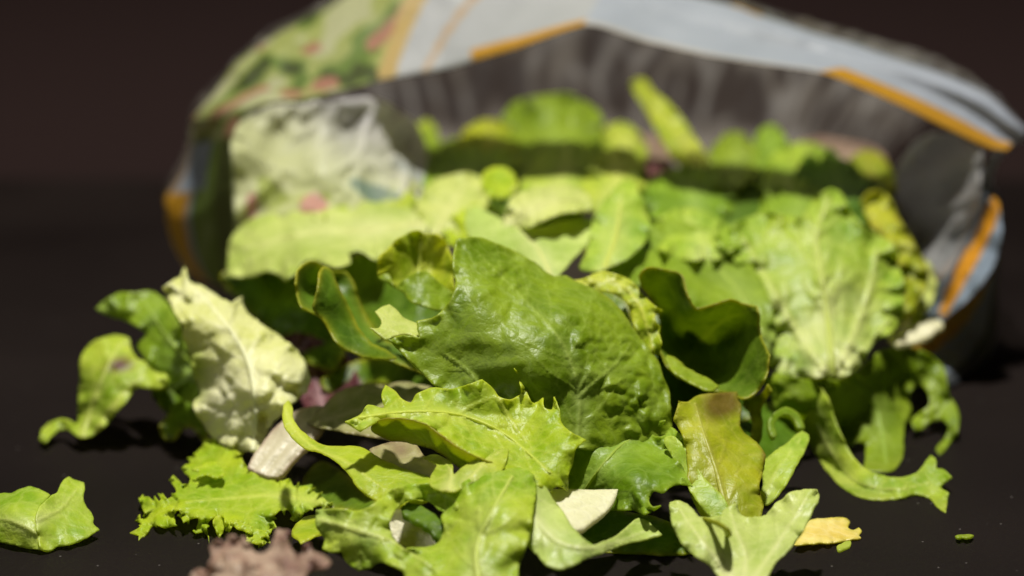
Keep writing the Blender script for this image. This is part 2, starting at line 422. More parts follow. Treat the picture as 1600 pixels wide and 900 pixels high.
# ------------------------------------------------------------------ the black surface and the dark sweep behind it
def table_material():
    m, nt, N, L = new_mat('black_surface')
    out = N.new('ShaderNodeOutputMaterial'); pb = N.new('ShaderNodeBsdfPrincipled'); L.new(pb.outputs[0], out.inputs[0])
    tc = N.new('ShaderNodeTexCoord')
    n1 = N.new('ShaderNodeTexNoise'); n1.inputs['Scale'].default_value = 9; n1.inputs['Detail'].default_value = 6; L.new(tc.outputs['Object'], n1.inputs['Vector'])
    r1 = N.new('ShaderNodeValToRGB'); r1.color_ramp.elements[0].color = (0.0036, 0.0020, 0.0016, 1); r1.color_ramp.elements[1].color = (0.0072, 0.0045, 0.0036, 1)
    r1.color_ramp.elements[0].position = 0.3; r1.color_ramp.elements[1].position = 0.75
    L.new(n1.outputs['Fac'], r1.inputs[0])
    mp = N.new('ShaderNodeMapping'); mp.inputs['Scale'].default_value = (1.0, 3.5, 1); mp.inputs['Rotation'].default_value = (0, 0, 0.12); L.new(tc.outputs['Object'], mp.inputs[0])
    n2 = N.new('ShaderNodeTexNoise'); n2.inputs['Scale'].default_value = 900; n2.inputs['Detail'].default_value = 3; L.new(mp.outputs[0], n2.inputs['Vector'])
    dust = N.new('ShaderNodeTexVoronoi'); dust.inputs['Scale'].default_value = 330; L.new(tc.outputs['Object'], dust.inputs['Vector'])
    dr = N.new('ShaderNodeMapRange'); dr.inputs[1].default_value = 0.03; dr.inputs[2].default_value = 0.09; dr.inputs[3].default_value = 1; dr.inputs[4].default_value = 0; L.new(dust.outputs['Distance'], dr.inputs[0])
    wn = N.new('ShaderNodeSeparateColor'); L.new(dust.outputs['Color'], wn.inputs[0])
    gt = N.new('ShaderNodeMath'); gt.operation = 'GREATER_THAN'; gt.inputs[1].default_value = 0.80; L.new(wn.outputs[0], gt.inputs[0])
    mu = N.new('ShaderNodeMath'); mu.operation = 'MULTIPLY'; L.new(dr.outputs[0], mu.inputs[0]); L.new(gt.outputs[0], mu.inputs[1])
    mx = N.new('ShaderNodeMixRGB'); L.new(mu.outputs[0], mx.inputs[0]); L.new(r1.outputs[0], mx.inputs[1]); mx.inputs[2].default_value = (0.12, 0.11, 0.10, 1)
    L.new(mx.outputs[0], pb.inputs['Base Color'])
    rr = N.new('ShaderNodeMapRange'); rr.inputs[3].default_value = 0.45; rr.inputs[4].default_value = 0.75; L.new(n1.outputs['Fac'], rr.inputs[0]); L.new(rr.outputs[0], pb.inputs['Roughness'])
    pb.inputs['Specular IOR Level'].default_value = 0.07
    bp = N.new('ShaderNodeBump'); bp.inputs['Strength'].default_value = 0.5; bp.inputs['Distance'].default_value = 0.0004; L.new(n2.outputs['Fac'], bp.inputs['Height']); L.new(bp.outputs[0], pb.inputs['Normal'])
    return m
MT = table_material()
mb = bpy.data.materials.new('dark_backdrop'); mb.use_nodes = True
_p = mb.node_tree.nodes['Principled BSDF']; _p.inputs['Base Color'].default_value = (0.0125, 0.0070, 0.0064, 1); _p.inputs['Roughness'].default_value = 0.9; _p.inputs['Specular IOR Level'].default_value = 0.05
_n = mb.node_tree.nodes.new('ShaderNodeTexNoise'); _n.inputs['Scale'].default_value = 400
_b = mb.node_tree.nodes.new('ShaderNodeBump'); _b.inputs['Distance'].default_value = 0.0006; _b.inputs['Strength'].default_value = 0.4
mb.node_tree.links.new(_n.outputs['Fac'], _b.inputs['Height']); mb.node_tree.links.new(_b.outputs[0], _p.inputs['Normal'])
# table: a real slab
V = []; F = []
xs = [-1.6, 1.6]; ys = [-0.6, 0.93]
V = [(x, y, z) for z in (0.0, -0.02) for y in ys for x in xs]
F = [[0, 1, 3, 2], [4, 6, 7, 5], [0, 4, 5, 1], [2, 3, 7, 6], [0, 2, 6, 4], [1, 5, 7, 3]]
o = mesh_object('tabletop', V, F, MT, smooth=False); tag(o, 'matte black tabletop with faint dust specks', kind='structure')
# backdrop: sheet that sweeps up behind the table
V = []; F = []
prof = [(0.931, -0.004), (0.95, -0.0035), (0.97, -0.003)]
for k in range(1, 17):
    a = k/16*math.pi/2; prof.append((0.97+0.10*math.sin(a), 0.097-0.10*math.cos(a)))
prof.append((1.08, 1.6))
for (y, z) in prof:
    for x in (-2.2, 2.2): V.append((x, y, z))
for i in range(len(prof)-1): F.append([2*i, 2*i+1, 2*i+3, 2*i+2])
o = mesh_object('backdrop', V, F, mb); tag(o, 'plain dark brown backdrop sweeping up behind the table', kind='structure')
_s = o.modifiers.new('thickness', 'SOLIDIFY'); _s.thickness = 0.002; _s.offset = -1

# ------------------------------------------------------------------ the bag
rim = [(368,330,65),(366,212,65),(400,166,65),(470,156,65),(530,141,65),(603,124,65),(697,107,65),(800,77,64.5),(915,38,64),(1000,62,64),
 (1100,85,63.5),(1200,100,63.5),(1290,114,63),(1400,160,63),(1480,200,63),(1545,230,63),(1574,234,63),(1548,246,63.2),(1530,290,63),(1550,325,63),(1556,370,63),
 (1524,425,63),(1470,470,63),(1435,510,63),(1415,545,63),(1350,578,62.3),(1100,590,62),(800,590,62),(500,560,63.5),(390,455,65)]
crest = [(262,345,68.5),(298,222,68),(310,184,69),(392,98,70),(440,58,71),(535,2,72),(650,-50,72),(800,-70,72),(960,-40,70),(1100,-3,69),
 (1200,30,68),(1300,63,67.5),(1400,94,67),(1480,122,66),(1546,152,65.4),(1582,184,65),(1602,206,64.2),(1560,242,65),(1545,290,66),(1556,330,66),(1560,400,66),
 (1553,470,66),(1542,540,66),(1512,585,64),(1470,600,62.6),(1400,560,66),(1100,560,66.4),(800,550,67),(480,500,69),(296,430,69)]
crest = [(a[0], a[1], r[2]+(a[2]-r[2])*(0.46 if 2 <= i <= 15 else 1.0)) for i, (a, r) in enumerate(zip(crest, rim))]
R0 = np.array([P(*p) for p in rim]); R1 = np.array([P(*p) for p in crest])
Rm = (R0+R1)/2
def back(R, dy, sx, sz, z0=0.0):
    Q = R.copy(); c = Q[:, 0].mean()
    Q[:, 1] = np.maximum(Q[:, 1], 0)*0.15+0.85*Q[:, 1].mean()+dy
    Q[:, 0] = c+(Q[:, 0]-c)*sx; Q[:, 2] = z0+Q[:, 2]*sz
    return Q
rings = [R0, R0*0.88+R1*0.12, R0*0.5+R1*0.5, R1, back(R1, 0.05, 1.02, 0.97), back(R1, 0.11, 1.0, 0.82), back(R1, 0.17, 0.97, 0.5, 0.002), back(R1, 0.215, 0.94, 0.14, 0.006), back(R1, 0.235, 0.93, 0.02, 0.008)]
vpos = [0, 0.12, 0.5, 1.0, 2.0, 3.2, 4.4, 5.4, 6.0]
# resample round the loop
NU = 16
def cr(p0, p1, p2, p3, t): return 0.5*((2*p1)+(-p0+p2)*t+(2*p0-5*p1+4*p2-p3)*t*t+(-p0+3*p1-3*p2+p3)*t**3)
NC = len(rim)
def around(R):
    out = []
    for i in range(NC):
        for j in range(NU):
            t = j/NU
            p = cr(R[i-1], R[i], R[(i+1) % NC], R[(i+2) % NC], t)
            lin = R[i]*(1-t)+R[(i+1) % NC]*t
            out.append(p*0.6+lin*0.4)
    return np.array(out)
RA = [around(R) for R in rings]
NTOT = NC*NU
rows = []; vv_ = []
for k in range(len(RA)-1):
    n = [3, 12, 16, 16, 14, 12, 10, 6][k]
    for j in range(n):
        t = j/n
        rows.append(cr(RA[max(k-1, 0)], RA[k], RA[k+1], RA[min(k+2, len(RA)-1)], t) if k > 1 else RA[k]*(1-t)+RA[k+1]*t)
        vv_.append(vpos[k]+(vpos[k+1]-vpos[k])*t)
rows.append(RA[-1]); vv_.append(vpos[-1])
S = np.array(rows)                     # (nv, NTOT, 3)
# crumple along the local normal
du = np.roll(S, -1, 1)-np.roll(S, 1, 1); dv = np.gradient(S, axis=0)
nn = np.cross(du, dv); nn /= (np.linalg.norm(nn, axis=2)[:, :, None]+1e-9)
for a in range(S.shape[0]):
    am0 = min(1.0, 0.12+vv_[a]*0.55)
    for b in range(NTOT):
        am = am0*(0.3 if 7 < b/NU < 18 and vv_[a] < 1.3 else 1.0)
        p = Vector(S[a, b])
        q = p*26
        w = noise.noise(p*14)*0.5
        c1 = (1-abs(noise.noise(Vector((q.x+w*2, q.y*0.6, q.z*1.3))))*2.4)
        c2 = (1-abs(noise.noise(p*75+Vector((3, 7, 1))))*2.2)
        S[a, b] += nn[a, b]*am*(0.0032*(c1-0.4)+0.0010*(c2-0.4)+0.005*w)
S[:, :, 2] = np.maximum(S[:, :, 2], 0.0006)

def U_(x): return x
ORANGE = np.array((0.84, 0.43, 0.03)); BLUE = np.array((0.50, 0.60, 0.72)); WHITE = np.array((0.70, 0.72, 0.74)); GREY = np.array((0.26, 0.29, 0.31))
YG = np.array((0.52, 0.58, 0.18)); OL = np.array((0.10, 0.13, 0.035)); PK = np.array((0.62, 0.30, 0.20)); GR = np.array((0.22, 0.34, 0.06)); CR = np.array((0.72, 0.74, 0.42))
def sm(a, b, x): t = min(1, max(0, (x-a)/(b-a))); return t*t*(3-2*t)
def print_and_shade(u, v, p):
    """the artwork printed on the film, plus some painted shade and crease glints: u counts the points round the mouth, v runs back from the mouth"""
    n = noise.noise(Vector((u*0.9, v*2.6, 0.3))); n2 = noise.noise(Vector((u*2.1+9, v*5.0, 4.0)))
    c = BLUE.copy()*0.9+0.1*WHITE
    if u > 28.4 or u < 1.0:                       # left gusset
        c = BLUE*0.75
        if v > 0.5: c = ORANGE*1.1*sm(0.62, 0.72, v)+c*(1-sm(0.62, 0.72, v))
        if 0.30 < v < 0.62: c = GR*0.9+CR*0.35*max(0, n2)
        if v <= 0.30: c = OL*1.2  # dark strip: the shaded side of the fold, painted into the film colour
        if 0.35 < u < 1.0 and v > 0.45: c = BLUE*0.9 if v < 0.9 else ORANGE*0.5+BLUE*0.5
    elif u < 5.15+min(v, 1.6)*1.3:                 # salad picture
        g = n*1.6+n2
        c = YG*1.05
        if g > 0.35: c = CR
        if g < -0.25: c = GR
        if g < -0.6: c = OL
        if noise.noise(Vector((u*1.3+40, v*3.1, 8))) > 0.32: c = PK
        if u < 2.0 and v < 1: c = c*0.6+OL*0.4
        e = 5.15+min(v, 1.6)*1.3
        if u > e-0.32: c = ORANGE*0.55+CR*0.45
    elif u < 8.0:
        c = WHITE*0.95+BLUE*0.05+0.05*n2
        if v < 0.12 and u > 6.4: c = ORANGE
        if 5.6 < u-v*1.5 < 5.75: c = ORANGE*0.5+WHITE*0.5
    elif u < 16.2:
        c = np.array((0.60, 0.66, 0.77))+0.06*n2
        if v < 0.30 and u > 11.9: c = ORANGE*1.0
        if v < 0.05 and u < 11.9: c = WHITE*0.9+ORANGE*0.15
        if 9.4 < u < 9.9 and v > 1.0: c = ORANGE
    elif u < 18.6: c = BLUE*0.62
    elif u < 24:
        a = abs(v-(0.36-0.05*(u-19)))
        c = ORANGE if a < 0.26 else BLUE*0.8
        if v > 0.72: c = GREY*0.45
    else: c = GREY*0.3  # bottom film coloured dark so gaps under the leaves look shaded
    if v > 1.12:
        k = sm(1.12, 1.5, v); c = c*(1-k)+(np.array((0.12, 0.10, 0.08))+0.5*max(0, 1-abs(noise.noise(Vector((u*1.7, v*1.1, 6.0))))*7))*k  # pale streaks painted in as glints on the creases of the clear film
    return np.clip(c, 0.02, 0.9)

def film(name, inner):
    m, nt, N, L = new_mat(name)
    out = N.new('ShaderNodeOutputMaterial'); pb = N.new('ShaderNodeBsdfPrincipled')
    tc = N.new('ShaderNodeTexCoord')
    n = N.new('ShaderNodeTexNoise'); n.inputs['Scale'].default_value = 120; n.inputs['Detail'].default_value = 4; n.inputs['Distortion'].default_value = 0.6; L.new(tc.outputs['Object'], n.inputs['Vector'])
    bp = N.new('ShaderNodeBump'); bp.inputs['Strength'].default_value = 0.35; bp.inputs['Distance'].default_value = 0.0015; L.new(n.outputs['Fac'], bp.inputs['Height']); L.new(bp.outputs[0], pb.inputs['Normal'])
    a = N.new('ShaderNodeAttribute'); a.attribute_name = 'artwork'
    tr = N.new('ShaderNodeBsdfTranslucent')
    ms = N.new('ShaderNodeMixShader')
    if inner:
        mx = N.new('ShaderNodeMixRGB'); mx.inputs[0].default_value = 0.18; mx.inputs[1].default_value = (0.17, 0.135, 0.105, 1); L.new(a.outputs['Color'], mx.inputs[2])
        L.new(mx.outputs[0], pb.inputs['Base Color']); gg = N.new('ShaderNodeGamma'); gg.inputs[1].default_value = 0.58; tr.inputs['Color'].default_value = (0.46, 0.42, 0.36, 1)
        pb.inputs['Roughness'].default_value = 0.27; pb.inputs['Metallic'].default_value = 0.45; ms.inputs[0].default_value = 0.72
    else:
        L.new(a.outputs['Color'], pb.inputs['Base Color']); gg = N.new('ShaderNodeGamma'); gg.inputs[1].default_value = 0.5; L.new(a.outputs['Color'], gg.inputs[0]); L.new(gg.outputs[0], tr.inputs['Color'])
        pb.inputs['Roughness'].default_value = 0.45; ms.inputs[0].default_value = 0.70
    L.new(pb.outputs[0], ms.inputs[1]); L.new(tr.outputs[0], ms.inputs[2])
    cl = N.new('ShaderNodeAttribute'); cl.attribute_name = 'clear'
    tb = N.new('ShaderNodeBsdfTransparent'); tb.inputs[0].default_value = (0.95, 0.95, 0.94, 1)
    m2 = N.new('ShaderNodeMixShader'); L.new(cl.outputs['Fac'], m2.inputs[0]); L.new(ms.outputs[0], m2.inputs[1]); L.new(tb.outputs[0], m2.inputs[2]); L.new(m2.outputs[0], out.inputs[0])
    return m
MF_OUT, MF_IN = film('printed_film', False), film('silvery_inner_film', True)
bag = bpy.data.objects.new('salad_bag', None); COL.objects.link(bag); bag.location = (0, 0.66, 0.0)
tag(bag, 'crumpled open salad bag of printed plastic film lying on its side behind the leaves', 'salad bag')
nv = S.shape[0]
parts = [('side_panel', 28, 32, 'left side of the bag with an orange and green print'), ('top_panel', 2, 16, 'pale blue and white top of the bag with orange stripes and a salad picture'),
         ('side_panel', 16, 24, 'right side of the bag with an orange stripe'), ('bottom_panel', 24, 28, None)]
def bag_part(name, u0, u1, a0, a1, lab):
    ids = list(range(u0*NU, u1*NU+1)); V = []; C_ = []; F = []; K_ = []
    for a in range(a0, a1):
        for b in ids:
            V.append(S[a, b % NTOT]); u = (b/NU) % NC
            C_.append(print_and_shade(u, vv_[a], S[a, b % NTOT]))
            K_.append((0.965-0.14*max(0, 1-abs(noise.noise(Vector((u*2.2, vv_[a]*0.8, 2.0))))*4))*sm(1.0, 1.2, vv_[a])*(1-sm(4.8, 5.6, vv_[a]))*(0 if 24.2 < u < 27.8 else 1))
    w = len(ids)
    for a in range(a1-a0-1):
        for b in range(w-1): F.append([a*w+b, a*w+b+1, (a+1)*w+b+1, (a+1)*w+b])
    o = mesh_object(name, V, F, [MF_OUT, MF_IN], parent=bag, origin=(0, 0.66, 0.0))
    ca = o.data.color_attributes.new('artwork', 'FLOAT_COLOR', 'POINT')
    ca.data.foreach_set('color', np.hstack([np.array(C_), np.ones((len(C_), 1))]).astype(np.float32).ravel())
    attr(o.data, 'clear', K_)
    s = o.modifiers.new('thickness', 'SOLIDIFY'); s.thickness = 0.00016; s.offset = -1; s.material_offset = 1; s.use_flip_normals = False
    if lab: o['label'] = lab
    return o
seal_from = nv-7
for (nme, a, b, lab) in parts: bag_part(nme, a, b, 0, seal_from+1, lab)
bag_part('end_seal', 0, NC, seal_from, nv, None)

# folds of film standing inside the mouth
def film_fold(name, outline, ctrl, fn, lab, clear=0.0, amp=1.0):
    seed = hash01(lab)
    W, T, ve, mg, bo, f = sheet(dict(o=outline, d=ctrl), 4.0, seed, dict(ruf=(0.08, 60, 20), bl=(0.0, 30), serr=0.5, wave=0.5, lively=0.0))
    W = np.array(W)
    C_ = []
    for i in range(len(W)):
        p = Vector(W[i])
        q = p*75
        c1 = 1-abs(noise.noise(Vector(((q.x-q.z)*1.5, q.y*0.7, (q.x+q.z)*0.45))))*2.2; c2 = 1-abs(noise.noise(p*150+Vector((5, 1, 2))))*2.0
        W[i, 1] -= amp*(0.0035*c1+0.0016*c2); W[i, 2] += amp*0.002*c1
        C_.append(fn(p, c1))
    W[:, 2] = np.maximum(W[:, 2], 0.001)
    o = mesh_object(name, W, T, [MF_OUT], parent=bag, origin=(0, 0.66, 0.0))
    ca = o.data.color_attributes.new('artwork', 'FLOAT_COLOR', 'POINT')
    ca.data.foreach_set('color', np.hstack([np.clip(np.array(C_), 0.02, 0.9), np.ones((len(C_), 1))]).astype(np.float32).ravel())
    attr(o.data, 'clear', [clear]*len(W))
    s = o.modifiers.new('thickness', 'SOLIDIFY'); s.thickness = 0.0002; s.offset = 0
    o['label'] = lab
def left_print_and_sheen(p, c):
    # world position -> pale lettuce picture low on the left, silver film elsewhere, sheen painted on its crease ridges
    u = (p.x+0.075)/0.03; w = (p.z-0.04)/0.03
    k = 1-sm(0.55, 1.35, u*0.55+w*0.8)
    g = noise.noise(p*70)+0.3; c_ = CR*1.05 if g > -0.15 else YG*1.1
    if noise.noise(p*75+Vector((9, 3, 1))) > 0.42: c_ = np.array((0.06, 0.20, 0.10))
    if noise.noise(p*70+Vector((2, 30, 1))) > 0.40 and w < 0.22 and u > 0.2: c_ = np.array((0.72, 0.42, 0.36))
    return c_*k+np.array((0.74, 0.72, 0.72))*(0.75+0.4*max(0, c))*(1-k)
film_fold('inner_fold', '366,214 385,190 420,172 470,166 530,160 590,160 630,178 655,205 668,240 664,275 650,330 600,370 520,400 440,420 400,425 380,380 367,325 366,270',
  '366,214,64.2 470,166,65.2 590,160,65.6 668,240,68 640,300,64 520,345,62.6 380,345,62.6 480,410,62.4 367,270,63.2 500,250,64.0', left_print_and_sheen, 'crumpled silvery inside of the bag with a faded lettuce picture', 0.05, 0.7)
film_fold('inner_fold', '1392,330 1394,290 1404,255 1424,228 1450,212 1482,206 1512,220 1530,244 1530,290 1522,340 1504,384 1484,420 1458,452 1436,470 1424,440 1428,400 1412,360',
  '1392,300,65.5 1450,212,65.2 1530,244,63.3 1522,340,63.2 1458,452,62.8 1424,400,64.2 1470,320,63.7', lambda p, c: np.array((0.50, 0.50, 0.50))*(0.8+0.3*c), 'pleated silvery inside of the bag at the right of its mouth', 0.4, 0.7)  # grey lightened along the pleat ridges, a sheen put into the colour

A_ = Vector(P(1548, 325, 63.2)); B_ = Vector(P(1460, 475, 62.6))
def lip_print(p, c):
    ab = B_-A_; k = max(0, min(1, (p-A_).dot(ab)/ab.dot(ab))); d = (p-(A_+ab*k)).length
    return ORANGE*1.05 if d < 0.0042 else BLUE*0.8
film_fold('outer_lip', '1536,300 1524,318 1500,350 1484,380 1470,410 1452,440 1440,470 1430,505 1444,520 1468,505 1496,482 1524,455 1546,425 1558,390 1562,350 1556,318',
  '1536,300,64.0 1484,380,64.2 1430,505,63.4 1468,505,62.5 1524,455,62.3 1562,350,62.4', lip_print, 'curled right lip of the bag with an orange stripe on pale blue', 0.0, 0.5)

# ------------------------------------------------------------------ the leaves, roughly front to back
leaf('lettuce_leaf', 'green', 'large blistered mid green leaf standing upright at the centre of the heap', [
 dict(o='712,374* 742,370 778,381 832,408 868,432 882,431 900,440 938,457 968,482 988,512 1010,540 1029,566 1037,590 1046,612* 1048,640 1046,690 1000,705 900,700 800,665 720,630 688,610 652,577 606,530* 628,524 655,527* 651,502* 680,494 700,474 711,450 707,410',
  d='712,374,51.7 780,400,52.3 880,440,52.8 980,500,52.2 1035,600,51.2 1045,690,50.6 606,530,50.2 660,580,49.9 720,630,49.7 700,474,50.5 830,505,50.2 765,440,50.9 920,590,50.0 850,690,49.5 780,600,49.8 900,480,51.4 980,570,50.9',
  bm=[(800,430,60,40),(880,470,70,45),(950,540,60,55),(1000,620,50,70)],
  ruf=(0.07,50,14), bl=(0.26,36), edge=(0.45,3.0), ridge=0.05,
  ribs=[dict(p='900,700 905,620 880,540 820,470 750,400', w=3.2, n=6, bl=0.6), dict(p='760,650 740,590 690,550', w=3, n=2), dict(p='905,620 960,570 990,530', w=3, n=3, bl=0.5)]),
 dict(o='577,512* 592,513 596,505 586,487* 597,480 608,476* 619,484 631,497 652,506* 655,530* 641,524 627,523 603,532*', m=1,
  d='577,512,50.2 608,476,51.4 652,506,51.0 655,530,50.3 603,532,50.1', serr=0.3, bl=(0.02,20), ruf=(0.02,30,8))],
 step=3.2, mats=['pale'], wave=0.2)

leaf('lettuce_leaf', 'yellow', 'bright yellow green leaf with toothed upper edge lying in front of the tall central leaf', [
 dict(o='539,659* 566,645 572,634 600,637 596,617 602,602* 619,613 627,622 642,630 649,618 672,607 708,607 753,593* 768,605 782,621 797,624 814,614 811,596 803,575* 815,588 820,600 825,617 834,630 849,622* 851,637 861,641 866,620* 874,639 878,662 895,677 916,688* 901,700 895,722 889,741 887,768* 872,760 859,769* 827,752 778,728 738,712 723,704 695,684 664,663 627,655 589,660 562,675*',
  d='539,659,48.5 600,610,49.6 640,635,48.9 753,593,49.5 815,600,49.6 866,625,49.4 916,688,48.8 887,768,47.8 827,752,47.3 725,704,48.0 640,656,48.4 760,640,49.3 740,665,49.1 830,690,48.6 880,700,48.2',
  ruf=(0.12,46,12), bl=(0.10,34), edge=(0.45,3), ridge=0.06, serr=0.4,
  ribs=[dict(p='560,655 640,645 720,650 790,680 860,740', w=5, n=5, bl=0.45), dict(p='780,625 800,660 830,700', w=3, n=1)]),
 dict(o='580,668 590,658 627,654 664,662 695,684 725,704 780,728 828,752 800,765 740,745 713,727 683,705 640,692 605,686', m=1,
  d='580,668,48.6 664,662,48.2 725,704,47.8 828,752,47.6 740,745,48.4 640,692,48.9', bl=(0.02,20), ruf=(0.02,30,10))],
 step=3.2, mats=['olive'])

leaf('lettuce_leaf', 'light', 'broad yellow green leaf curled into an arch at the bottom centre front', [
 dict(o='494,797* 525,794 562,798 590,783 614,764 645,756 680,757 702,770 716,792 712,805 690,799 668,783 640,782 616,800 609,822 615,842 632,858 660,872 690,890 705,925 640,925 627,891 611,883 590,879 580,887 559,892* 541,878 534,862* 518,864 504,858* 507,842 494,824',
  d='494,800,46.9 530,830,46.4 545,880,46.2 590,800,46.4 645,757,47.2 700,770,47.2 715,800,46.3 612,820,46.3 620,870,45.6 660,915,44.9 690,799,46.9 560,850,46.0',
  bl=(0.06,40), ruf=(0.12,50,16), edge=(0.15,3), ridge=0.07, ribs=[dict(p='500,812 560,830 620,850 690,900', w=4, n=3, bl=0.3)]),
 dict(o='684,762 706,766 729,750 752,741 774,738 816,732 834,742* 838,760 833,800 826,845 812,878 806,925 690,925 676,890 650,868 634,858 660,856 682,850 694,830 690,806 700,795',
  d='700,770,46.9 774,738,47.3 834,745,47.2 760,790,46.0 826,845,45.3 700,860,45.6 740,900,44.6 806,915,44.5 690,815,46.4 650,868,45.8 790,800,45.6',
  bl=(0.07,46), ruf=(0.14,60,20), edge=(0.12,3), ridge=0.08, ribs=[dict(p='750,920 745,860 770,800 800,745', w=6, n=3, bl=0.5)])],
 step=3.6, wave=0.2)

leaf('lettuce_leaf', 'pale', 'grey green leaf with a wing pointing right beside the front arched leaf', [
 dict(o='832,748 850,760 868,785 880,800 891,819 908,838 926,853 942,846 958,840 980,822 1000,810 1010,814 1034,836* 1003,845 977,851 950,862 916,874 900,882 882,890* 868,889 854,883 838,866 822,850 822,780',
  d='834,749,47.2 868,785,46.9 891,819,46.2 926,853,45.6 1000,811,48.2 1034,836,47.8 882,890,45.1 838,860,45.7 950,862,46.1 860,830,45.9',
  bl=(0.03,30), ruf=(0.05,50,12), ribs=[dict(p='830,800 870,845 930,856 1010,830', w=4, n=3, bl=0.3)])], step=3.6)

leaf('stalk_piece', 'stalk', 'smooth creamy white stalk piece poking out right of the front arched leaf', [
 dict(o='858,770 880,768 915,769 965,768* 961,782 950,798 926,818 903,832 888,828 872,800', d='858,768,48.5 965,768,48.7 903,832,46.6 875,805,47.2', bl=(0.0,22), ruf=(0.0,40,10), serr=0.3)],
 cat='stalk piece', thick=0.0011, group=None, step=4)

leaf('lettuce_leaf', 'green', 'glossy mid green leaf with frilled upper edge right of the yellow green leaf', [
 dict(o='870,653* 900,657 927,656 961,654 975,647 978,632* 988,637 996,646 1005,650 1014,656 1040,657* 1030,668 1016,674 1025,682 1037,681 1049,668 1060,676 1076,691 1086,711* 1074,704 1060,700 1052,710 1063,724 1070,738 1082,760* 1061,757 1046,762 1036,770 1022,768 1014,783 1020,792 1033,790* 1018,800 1005,804 992,798 972,797 950,800 925,790 895,775 870,760 872,700',
  d='870,653,50.3 961,654,50.6 978,632,51.2 1040,657,50.7 1075,700,50.0 960,720,49.5 1000,740,48.7 1060,760,48.3 1010,800,47.9 930,790,49.4 880,740,49.9 1030,700,50.2',
  ruf=(0.22,44,14), bl=(0.08,40), edge=(0.4,3), serr=0.4, ribs=[dict(p='900,790 940,730 980,690 1040,672', w=5, n=3, bl=0.5)]),
 dict(o='1040,684 1052,682 1066,694 1085,725 1105,752 1136,785 1142,810 1116,812 1092,788 1072,757 1056,724', m=1,
  d='1045,684,50.1 1085,725,49.3 1140,808,48.2 1072,757,49.0', bl=(0,20), ruf=(0.02,30,6))],
 mats=['light'], step=3.3)

leaf('lettuce_leaf', 'olive', 'upright yellow olive leaf with a purple brown corner', [
 dict(o='1060,626* 1075,628 1088,620 1101,616* 1125,614 1151,613* 1158,636 1157,668 1166,680 1177,688 1187,696 1196,712* 1192,740 1186,758 1188,774 1193,790* 1188,812 1158,830 1128,830 1104,815 1086,790 1075,760 1074,720 1070,696 1063,673 1052,658*',
  d='1060,626,50.6 1101,616,51.2 1151,613,51.6 1105,680,49.9 1157,670,50.9 1196,712,50.4 1130,740,49.2 1190,790,49.2 1086,790,48.9 1140,820,48.3 1053,658,50.2',
  ruf=(0.10,60,12), bl=(0.06,34), edge=(0.22,3), blot=[(1132,632,32,26,0.75),(1194,712,9,26,0.8)], ribs=[dict(p='1140,820 1120,740 1100,680 1085,630', w=6, n=3, bl=0.4)]) ], step=3.6)

leaf('lettuce_leaf', 'light', 'small glossy pale green leaf tilting right behind the upright purple cornered leaf', [
 dict(o='1180,728 1196,718 1215,702 1233,690 1243,680 1253,674* 1264,681 1260,700 1246,726 1230,755 1213,778 1196,790 1186,775 1192,760 1190,742',
  d='1190,720,51.2 1253,674,52.4 1260,700,51.6 1200,785,50.2 1180,740,51', bl=(0.03,25), ruf=(0.04,40,10), ribs=[dict(p='1190,785 1215,735 1252,685', w=3, n=3)])], step=4)
leaf('lettuce_leaf', 'green', 'thin green ringlet of leaf curling above the small glossy leaf', [
 dict(o='1208,686 1200,672 1201,656 1210,645 1228,638 1243,645 1252,658 1256,672 1247,671 1240,658 1228,650 1216,654 1209,664 1212,684', d='1208,686,52.2 1201,656,52.6 1228,640,53 1256,672,52.6', bl=(0,20), ruf=(0,20,4), serr=0.4)], step=3, thick=0.001)

leaf('lettuce_leaf', 'pale', 'matt pale green cupped leaf at the bottom right front', [
 dict(o='1046,785* 1060,782 1072,786 1082,796 1094,808 1110,809 1127,807* 1129,800 1140,791 1150,788 1153,797 1158,805 1180,808 1197,805* 1205,795 1213,786 1224,779 1234,770 1252,766 1276,765* 1280,775 1272,795 1266,808 1249,839 1226,866 1204,893 1192,925 1140,925 1122,900 1108,884 1090,871 1074,860 1060,840 1050,818',
  d='1046,785,47.5 1060,840,46.4 1110,884,45.6 1127,807,47.2 1197,805,47.4 1240,775,47.6 1279,770,47.8 1226,866,45.9 1160,850,46.2 1165,920,44.6 1100,830,46.3 1200,840,46.7 1255,820,46.7',
  bl=(0.10,36), ruf=(0.12,40,12), edge=(0.2,3), ridge=0.05, serr=1.3, ribs=[dict(p='1160,915 1165,870 1150,830 1140,795', w=4, n=2), dict(p='1180,900 1215,850 1260,780', w=4, n=3), dict(p='1140,900 1100,850 1060,795', w=4, n=3)]),
 dict(o='1098,809 1112,812 1128,818 1140,828 1143,838 1136,840 1130,828 1118,820 1106,816', m=1, d='1098,809,46.9 1143,838,45.9 1118,818,46.2', bl=(0,20), ruf=(0,20,4))],
 mats=['dark'], step=3.4)

